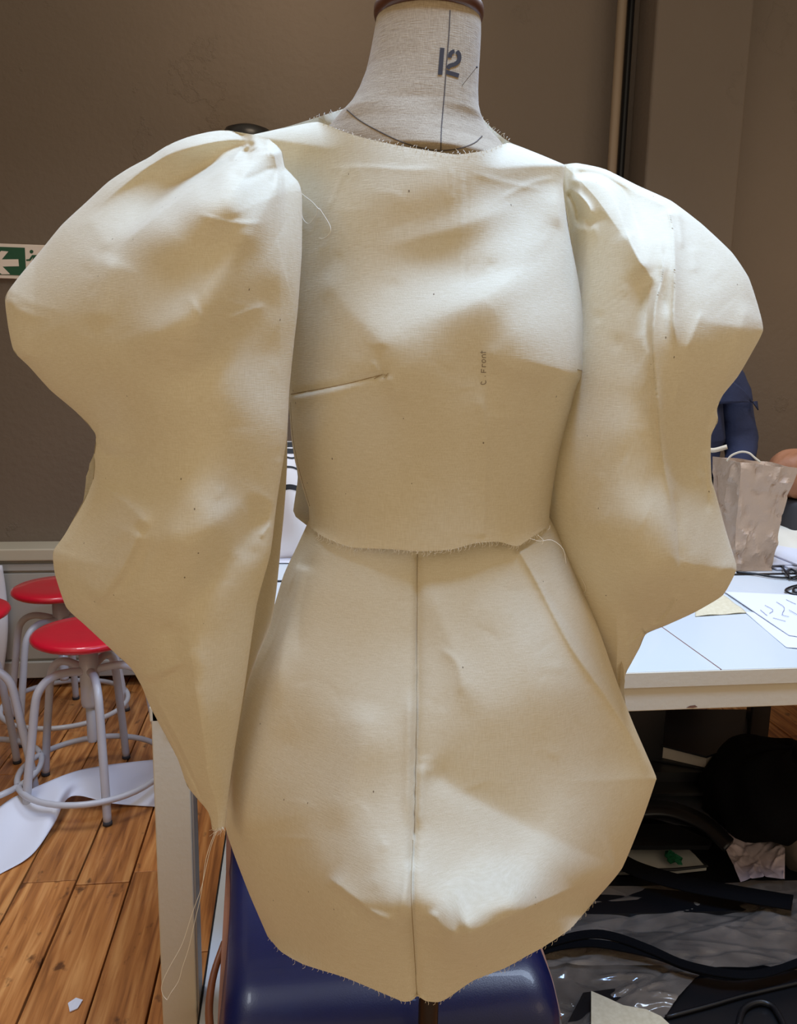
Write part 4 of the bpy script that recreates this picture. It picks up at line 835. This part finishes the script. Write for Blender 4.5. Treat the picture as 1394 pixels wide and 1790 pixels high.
for q in (((762, 268), (766, 264), (772, 261)), ((796, 259), (803, 268), (806, 272)), ((810, 262), (816, 270)), ((820, 264), (824, 272))): mb.tube([ah(a, b, .822) for a, b in q], .0003, 4)
mb.build('frayed_neckline', M_THREAD, dr)['kind'] = 'stuff'
mb = MB(); fray(mb, bvh(b_back), [(540, 210), (560, 203), (585, 196), (603, 190)], 14, (2, 7), 2, -1); fray(mb, bvh(b_back), [(842, 205), (862, 226), (890, 247)], 16, (2, 7), 6, -1); mb.build('frayed_back_neck', M_THREAD, dr)['kind'] = 'stuff'
mb = MB(); fray(mb, tb_, BB, 110, (3, 10), 3, 1)
for q in ([(614, 955), (612, 968)], [(617, 955), (620, 972)], [(940, 935), (950, 944), (948, 952)], [(926, 941), (945, 946), (965, 944), (985, 960), (990, 985)]): mb.tube([ah(a, b, .842) for a, b in q], .0003, 4, sub=3)
mb.build('frayed_waist', M_THREAD, dr)['kind'] = 'stuff'
mb = MB(); fray(mb, ts_, SB, 70, (2, 8), 4, 1); mb.build('frayed_hem', M_THREAD, dr)['kind'] = 'stuff'
mb = MB(); fray(mb, bvh(sl), [(372, 1447), (382, 1449), (392, 1446)], 14, (5, 16), 5, 1); mb.build('frayed_cuff', M_THREAD, dr)['kind'] = 'stuff'
mb = MB(); mb.tube([on(tb_, a, b, .003) for a, b in ((529, 338), (531, 372), (535, 386), (545, 392), (556, 378), (561, 366), (572, 380), (582, 398), (580, 410), (570, 418), (562, 417))], .00042, 5, sub=6)
mb.tube([on(tb_, a, b, .004) for a, b in ((529, 338), (538, 345), (552, 356), (563, 368))], .00042, 5, sub=6); mb.build('loose_thread', M_THREAD, dr)['label'] = 'white looped loose thread at the armhole'
mb = MB(); dpt = .82
for q in ([(378, 1452), (366, 1490), (352, 1550), (335, 1600), (318, 1650), (296, 1690), (284, 1720), (285, 1738), (292, 1748)], [(376, 1452), (360, 1500), (352, 1560), (338, 1620), (330, 1660), (320, 1690), (312, 1715), (300, 1735), (293, 1748)]):
    mb.tube([ah(a+random.uniform(-1, 1), b, dpt) for a, b in q], .0003, 4, sub=5)
mb.build('hanging_threads', M_THREAD, dr)['label'] = 'long pale threads hanging from the cuff'
mb = MB(); surf_tube(mb, bvh(sr, s_front, s_back), [(1018, 1010), (1026, 1028), (1020, 1040), (1030, 1040)], .0004, .001, 4); mb.build('loose_thread', M_THREAD, dr)

# ================================================================== UNDER THE TABLE
SH = .106
def slab(name, pts, z, t, m, label, cat, parent=None, group=None, bev=0):
    o = MB().prism([az(a, b, z) for a, b in pts], (0, 0, -t)).build(name, m, parent)
    if parent is None: meta(rebase(o), label, cat, group)
    return o
# ring portfolio standing open with thick pages
po = thing('portfolio_book', 'thick black covered portfolio book with cream page edges, under the table', 'book', tuple(az(1190, 1330, .3)))
cv = [(1158, 1250), (1302, 1252), (1300, 1300), (1236, 1322), (1150, 1300)]
MB().prism([az(a, b, .305) for a, b in [(1155, 1240), (1308, 1240), (1306, 1296), (1236, 1322), (1150, 1300)]], (0, 0, -.006)).build('cover', M_BLACK, po)
MB().prism([az(a, b, .298) for a, b in [(1150, 1248), (1300, 1248), (1298, 1296), (1236, 1321), (1146, 1301)]], (0, 0, -.036)).build('pages', M_PAPERC, po)
MB().prism([az(a, b, .261) for a, b in [(1148, 1256), (1304, 1256), (1300, 1315), (1238, 1343), (1140, 1326)]], (0, 0, -.006)).build('cover', M_BLACK, po)
MB().prism([az(a, b, .254) for a, b in [(1080, 1290), (1330, 1290), (1300, 1350), (1100, 1350)]], (0, 0, -.14)).build('box_beneath', M_BLACK, po)
o = MB().box(.50, ay(1150, 1300, 2.06)[0], 2.02, 2.06, SH, .52, .004).build('black_case', M_BLACK); meta(rebase(o), 'flat black case standing behind the portfolio book', 'case')
o = MB().box(ay(1304, 1280, 2.16)[0], ay(1338, 1280, 2.16)[0], 2.14, 2.17, 0, .5, .004).build('black_board', M_BLACK); meta(rebase(o), 'narrow black board standing upright behind the black coat', 'board')
o = blob('black_coat', tuple(az(1378, 1385, .24)), (.225, .18, .125), M_BLACKCLOTH, 8, .07, 0, 56, 36, .85); meta(rebase(o), 'bundled black coat heaped under the table at the right', 'coat'); 
slab('folder', [(1120, 1344), (1150, 1346), (1258, 1374), (1250, 1386), (1120, 1388)], .225, .008, M_BLACK, 'black plastic folder with a pointed corner lying under the book', 'folder')
slab('plastic_sleeve', [(1120, 1390), (1245, 1382), (1225, 1412), (1272, 1452), (1180, 1440), (1110, 1420)], .2, .002, M_FILM2, 'clear plastic pocket below the pointed black folder', 'plastic sleeve')
def strap(name, pts, z, wpx, m, label, cat, arch=0, t=.003):
    q = resample(pts, 40); V = []
    for i in range(40):
        tt = q[min(i+1, 39)]-q[max(i-1, 0)]; tt /= np.hypot(*tt); nn = np.array([-tt[1], tt[0]])*wpx/2; zz = z+arch*math.sin(math.pi*i/39)
        V += [az(*(q[i]-nn), zz), az(*(q[i]+nn), zz)]
    o = link(name, V, [(2*i, 2*i+1, 2*i+3, 2*i+2) for i in range(39)], m); md = o.modifiers.new('s', 'SOLIDIFY'); md.thickness = t; md.offset = 0
    return meta(rebase(o), label, cat)
strap('tube_folder', [(1110, 1416), (1160, 1414), (1200, 1424), (1240, 1445), (1275, 1478)], .21, 22, M_BLACK, 'glossy black curved document folder above the green scraps', 'folder', .01, .012)
slab('document_case', [(1090, 1440), (1180, 1440), (1245, 1470), (1240, 1478), (1090, 1478)], .175, .012, M_BLACK, 'black document case edge lying above the tray', 'case')
tr1 = thing('scrap_tray', 'shallow black-rimmed box lined white, holding green scraps', 'tray', tuple(az(1160, 1500, SH)))
tp = [(1070, 1486), (1196, 1474), (1236, 1514), (1180, 1520), (1080, 1522)]
MB().prism([az(a, b, .125) for a, b in tp], (0, 0, -.012)).build('tray_bottom', mat('tray_white', srgb(190, 188, 180), .6), tr1)
mb = MB(); q = [az(a, b, .142) for a, b in tp]; mb.tube(q+[q[0]], .004, 8); mb.build('tray_rim', M_BLACK, tr1)
for k in range(9):
    a, b = random.uniform(1155, 1198), random.uniform(1492, 1510); c = az(a, b, .134+random.uniform(0, .012)); r = random.uniform(.009, .016); an = random.uniform(0, 3)
    pts = [c+np.array([r*math.cos(an+t)*random.uniform(.7, 1.1), r*math.sin(an+t)*random.uniform(.7, 1.1), random.uniform(-.004, .006)]) for t in np.linspace(0, 2*math.pi, 6)[:-1]]
    o = MB().prism(pts, (0, 0, .003)).build('green_scrap', M_GREENS); meta(rebase(o), 'small green plastic scrap in the black-rimmed tray', 'scrap', 'green scraps in the tray')
def crinkle(seed, amp, n=60):
    g = np.random.default_rng(seed); C = g.uniform(0, 1, (n, 2)); A = g.uniform(0, math.pi, n); L_ = g.uniform(.08, .35, n); s = g.uniform(-1, 1, n); ph = g.uniform(0, 6, 3)
    def fn(u, v, V):
        e = amp*2*(1+np.sin(4*u+ph[0])*np.sin(5*v+ph[1]))*.5
        for k in range(n):
            du, dv = u-C[k, 0], v-C[k, 1]; q = abs(du*math.sin(A[k])-dv*math.cos(A[k])); r = abs(du*math.cos(A[k])+dv*math.sin(A[k])); e = e+amp*s[k]*np.exp(-q/.025)*np.clip(1-r/L_[k], 0, 1)
        return e
    return fn
o = grid_item('polythene_bag', [(1255, 1462), (1372, 1455), (1372, 1540), (1295, 1546)], .15, M_FILMP, 60, 50, disp=crinkle(4, .008)); meta(rebase(o), 'pinkish white crinkled polythene bag below the black coat', 'bag')
c = az(1405, 1490, .14); o = blob('grey_cloth', (c[0], c[1], .17), (.06, .09, .09), mat('taupe_cloth', srgb(110, 100, 88), .95, noise=.2, bump=.4, bscale=30), 5, .08); meta(rebase(o), 'taupe bundled cloth at the right edge below the black coat', 'cloth')
slab('black_folder', [(930, 1530), (1110, 1534), (1330, 1580), (1300, 1592), (930, 1600)], .13, .02, M_BLACK, 'wide black folder under the long black strap', 'folder')
strap('black_strap', [(1080, 1502), (1120, 1522), (1200, 1545), (1290, 1562), (1386, 1578)], .165, 25, M_BLACKCLOTH, 'straight flat black strap slanting across the pile', 'strap', 0, .004)
o = MB().prism([az(a, b, .108) for a, b in [(930, 1345), (1460, 1335), (1480, 1800), (1300, 1860), (930, 1860)]], (0, 0, -.02)).build('black_portfolio', M_BLACKCLOTH); meta(rebase(o), 'large flat black portfolio lying under the plastic sheets', 'portfolio')
o = grid_item('polythene_sheet', [(900, 1560), (1420, 1545), (1430, 1702), (900, 1700)], .125, M_FILM, 120, 70, disp=crinkle(6, .010, 110)); meta(rebase(o), 'large crumpled clear polythene sheet under the looping black strap', 'plastic sheet')
o = grid_item('polythene_sheet', [(900, 1660), (1250, 1680), (1150, 1800), (900, 1830)], .12, M_FILM, 80, 50, disp=crinkle(9, .010, 80)); meta(rebase(o), 'crumpled clear polythene beside the blue chair at the bottom', 'plastic sheet')
mb = MB()
def strap_mb(pts, z, wpx, dz=0):
    q = resample(pts, 50); P = [az(a, b, z+dz*math.sin(i*.12)) for i, (a, b) in enumerate(q)]; V = []
    for i, p in enumerate(P):
        d = az(q[i][0], q[i][1]+wpx/2, z)-az(q[i][0], q[i][1]-wpx/2, z); V += [p-d/2, p+d/2, p+d/2+np.array([0, 0, .003]), p-d/2+np.array([0, 0, .003])]
    mb.add(V, [(4*i+k, 4*i+(k+1) % 4, 4*i+4+(k+1) % 4, 4*i+4+k) for i in range(49) for k in range(4)])
strap_mb([(900, 1680), (960, 1650), (1030, 1634), (1080, 1640), (1140, 1662), (1200, 1688), (1280, 1704), (1340, 1702), (1410, 1678)], .165, 14, .004)
strap_mb([(900, 1690), (960, 1660), (1030, 1650), (1090, 1658), (1150, 1672), (1210, 1694), (1290, 1708), (1410, 1684)], .160, 13, .004)
meta(rebase(mb.build('looping_strap', M_BLACKCLOTH)), 'doubled black strap curving in a wave across the polythene', 'strap')
pf = thing('portfolio_case', 'flat black plastic portfolio case with handle cut-out at bottom right', 'case', tuple(az(1260, 1760, .12)))
MB().prism([az(a, b, .128) for a, b in [(1020, 1735), (1200, 1712), (1460, 1690), (1500, 1850), (960, 1850)]], (0, 0, -.018)).build('case_body', M_BLACK, pf)
mb = MB(); mb.tube([az(a, b, .134) for a, b in [(1165, 1778), (1240, 1758), (1310, 1738), (1420, 1712)]], .004, 8, sub=4); mb.build('rim', M_BLACK, pf, True)
mb = MB(); mb.tube([az(a, b, .136) for a, b in [(1290, 1800), (1300, 1765), (1325, 1752), (1350, 1758), (1368, 1785), (1372, 1800)]], .006, 8, sub=5); mb.build('handle', M_BLACK, pf, True)
V = [az(a, b, .150) for a, b in [(1034, 1732), (1062, 1744), (1090, 1757), (1130, 1764), (1156, 1776), (1182, 1800), (1182, 1830), (1034, 1830)]]
o = MB().prism(V, (0, 0, -.001)).build('calico_scrap', M_CALD); meta(rebase(o), 'cream calico scrap on the black case at the bottom', 'fabric')
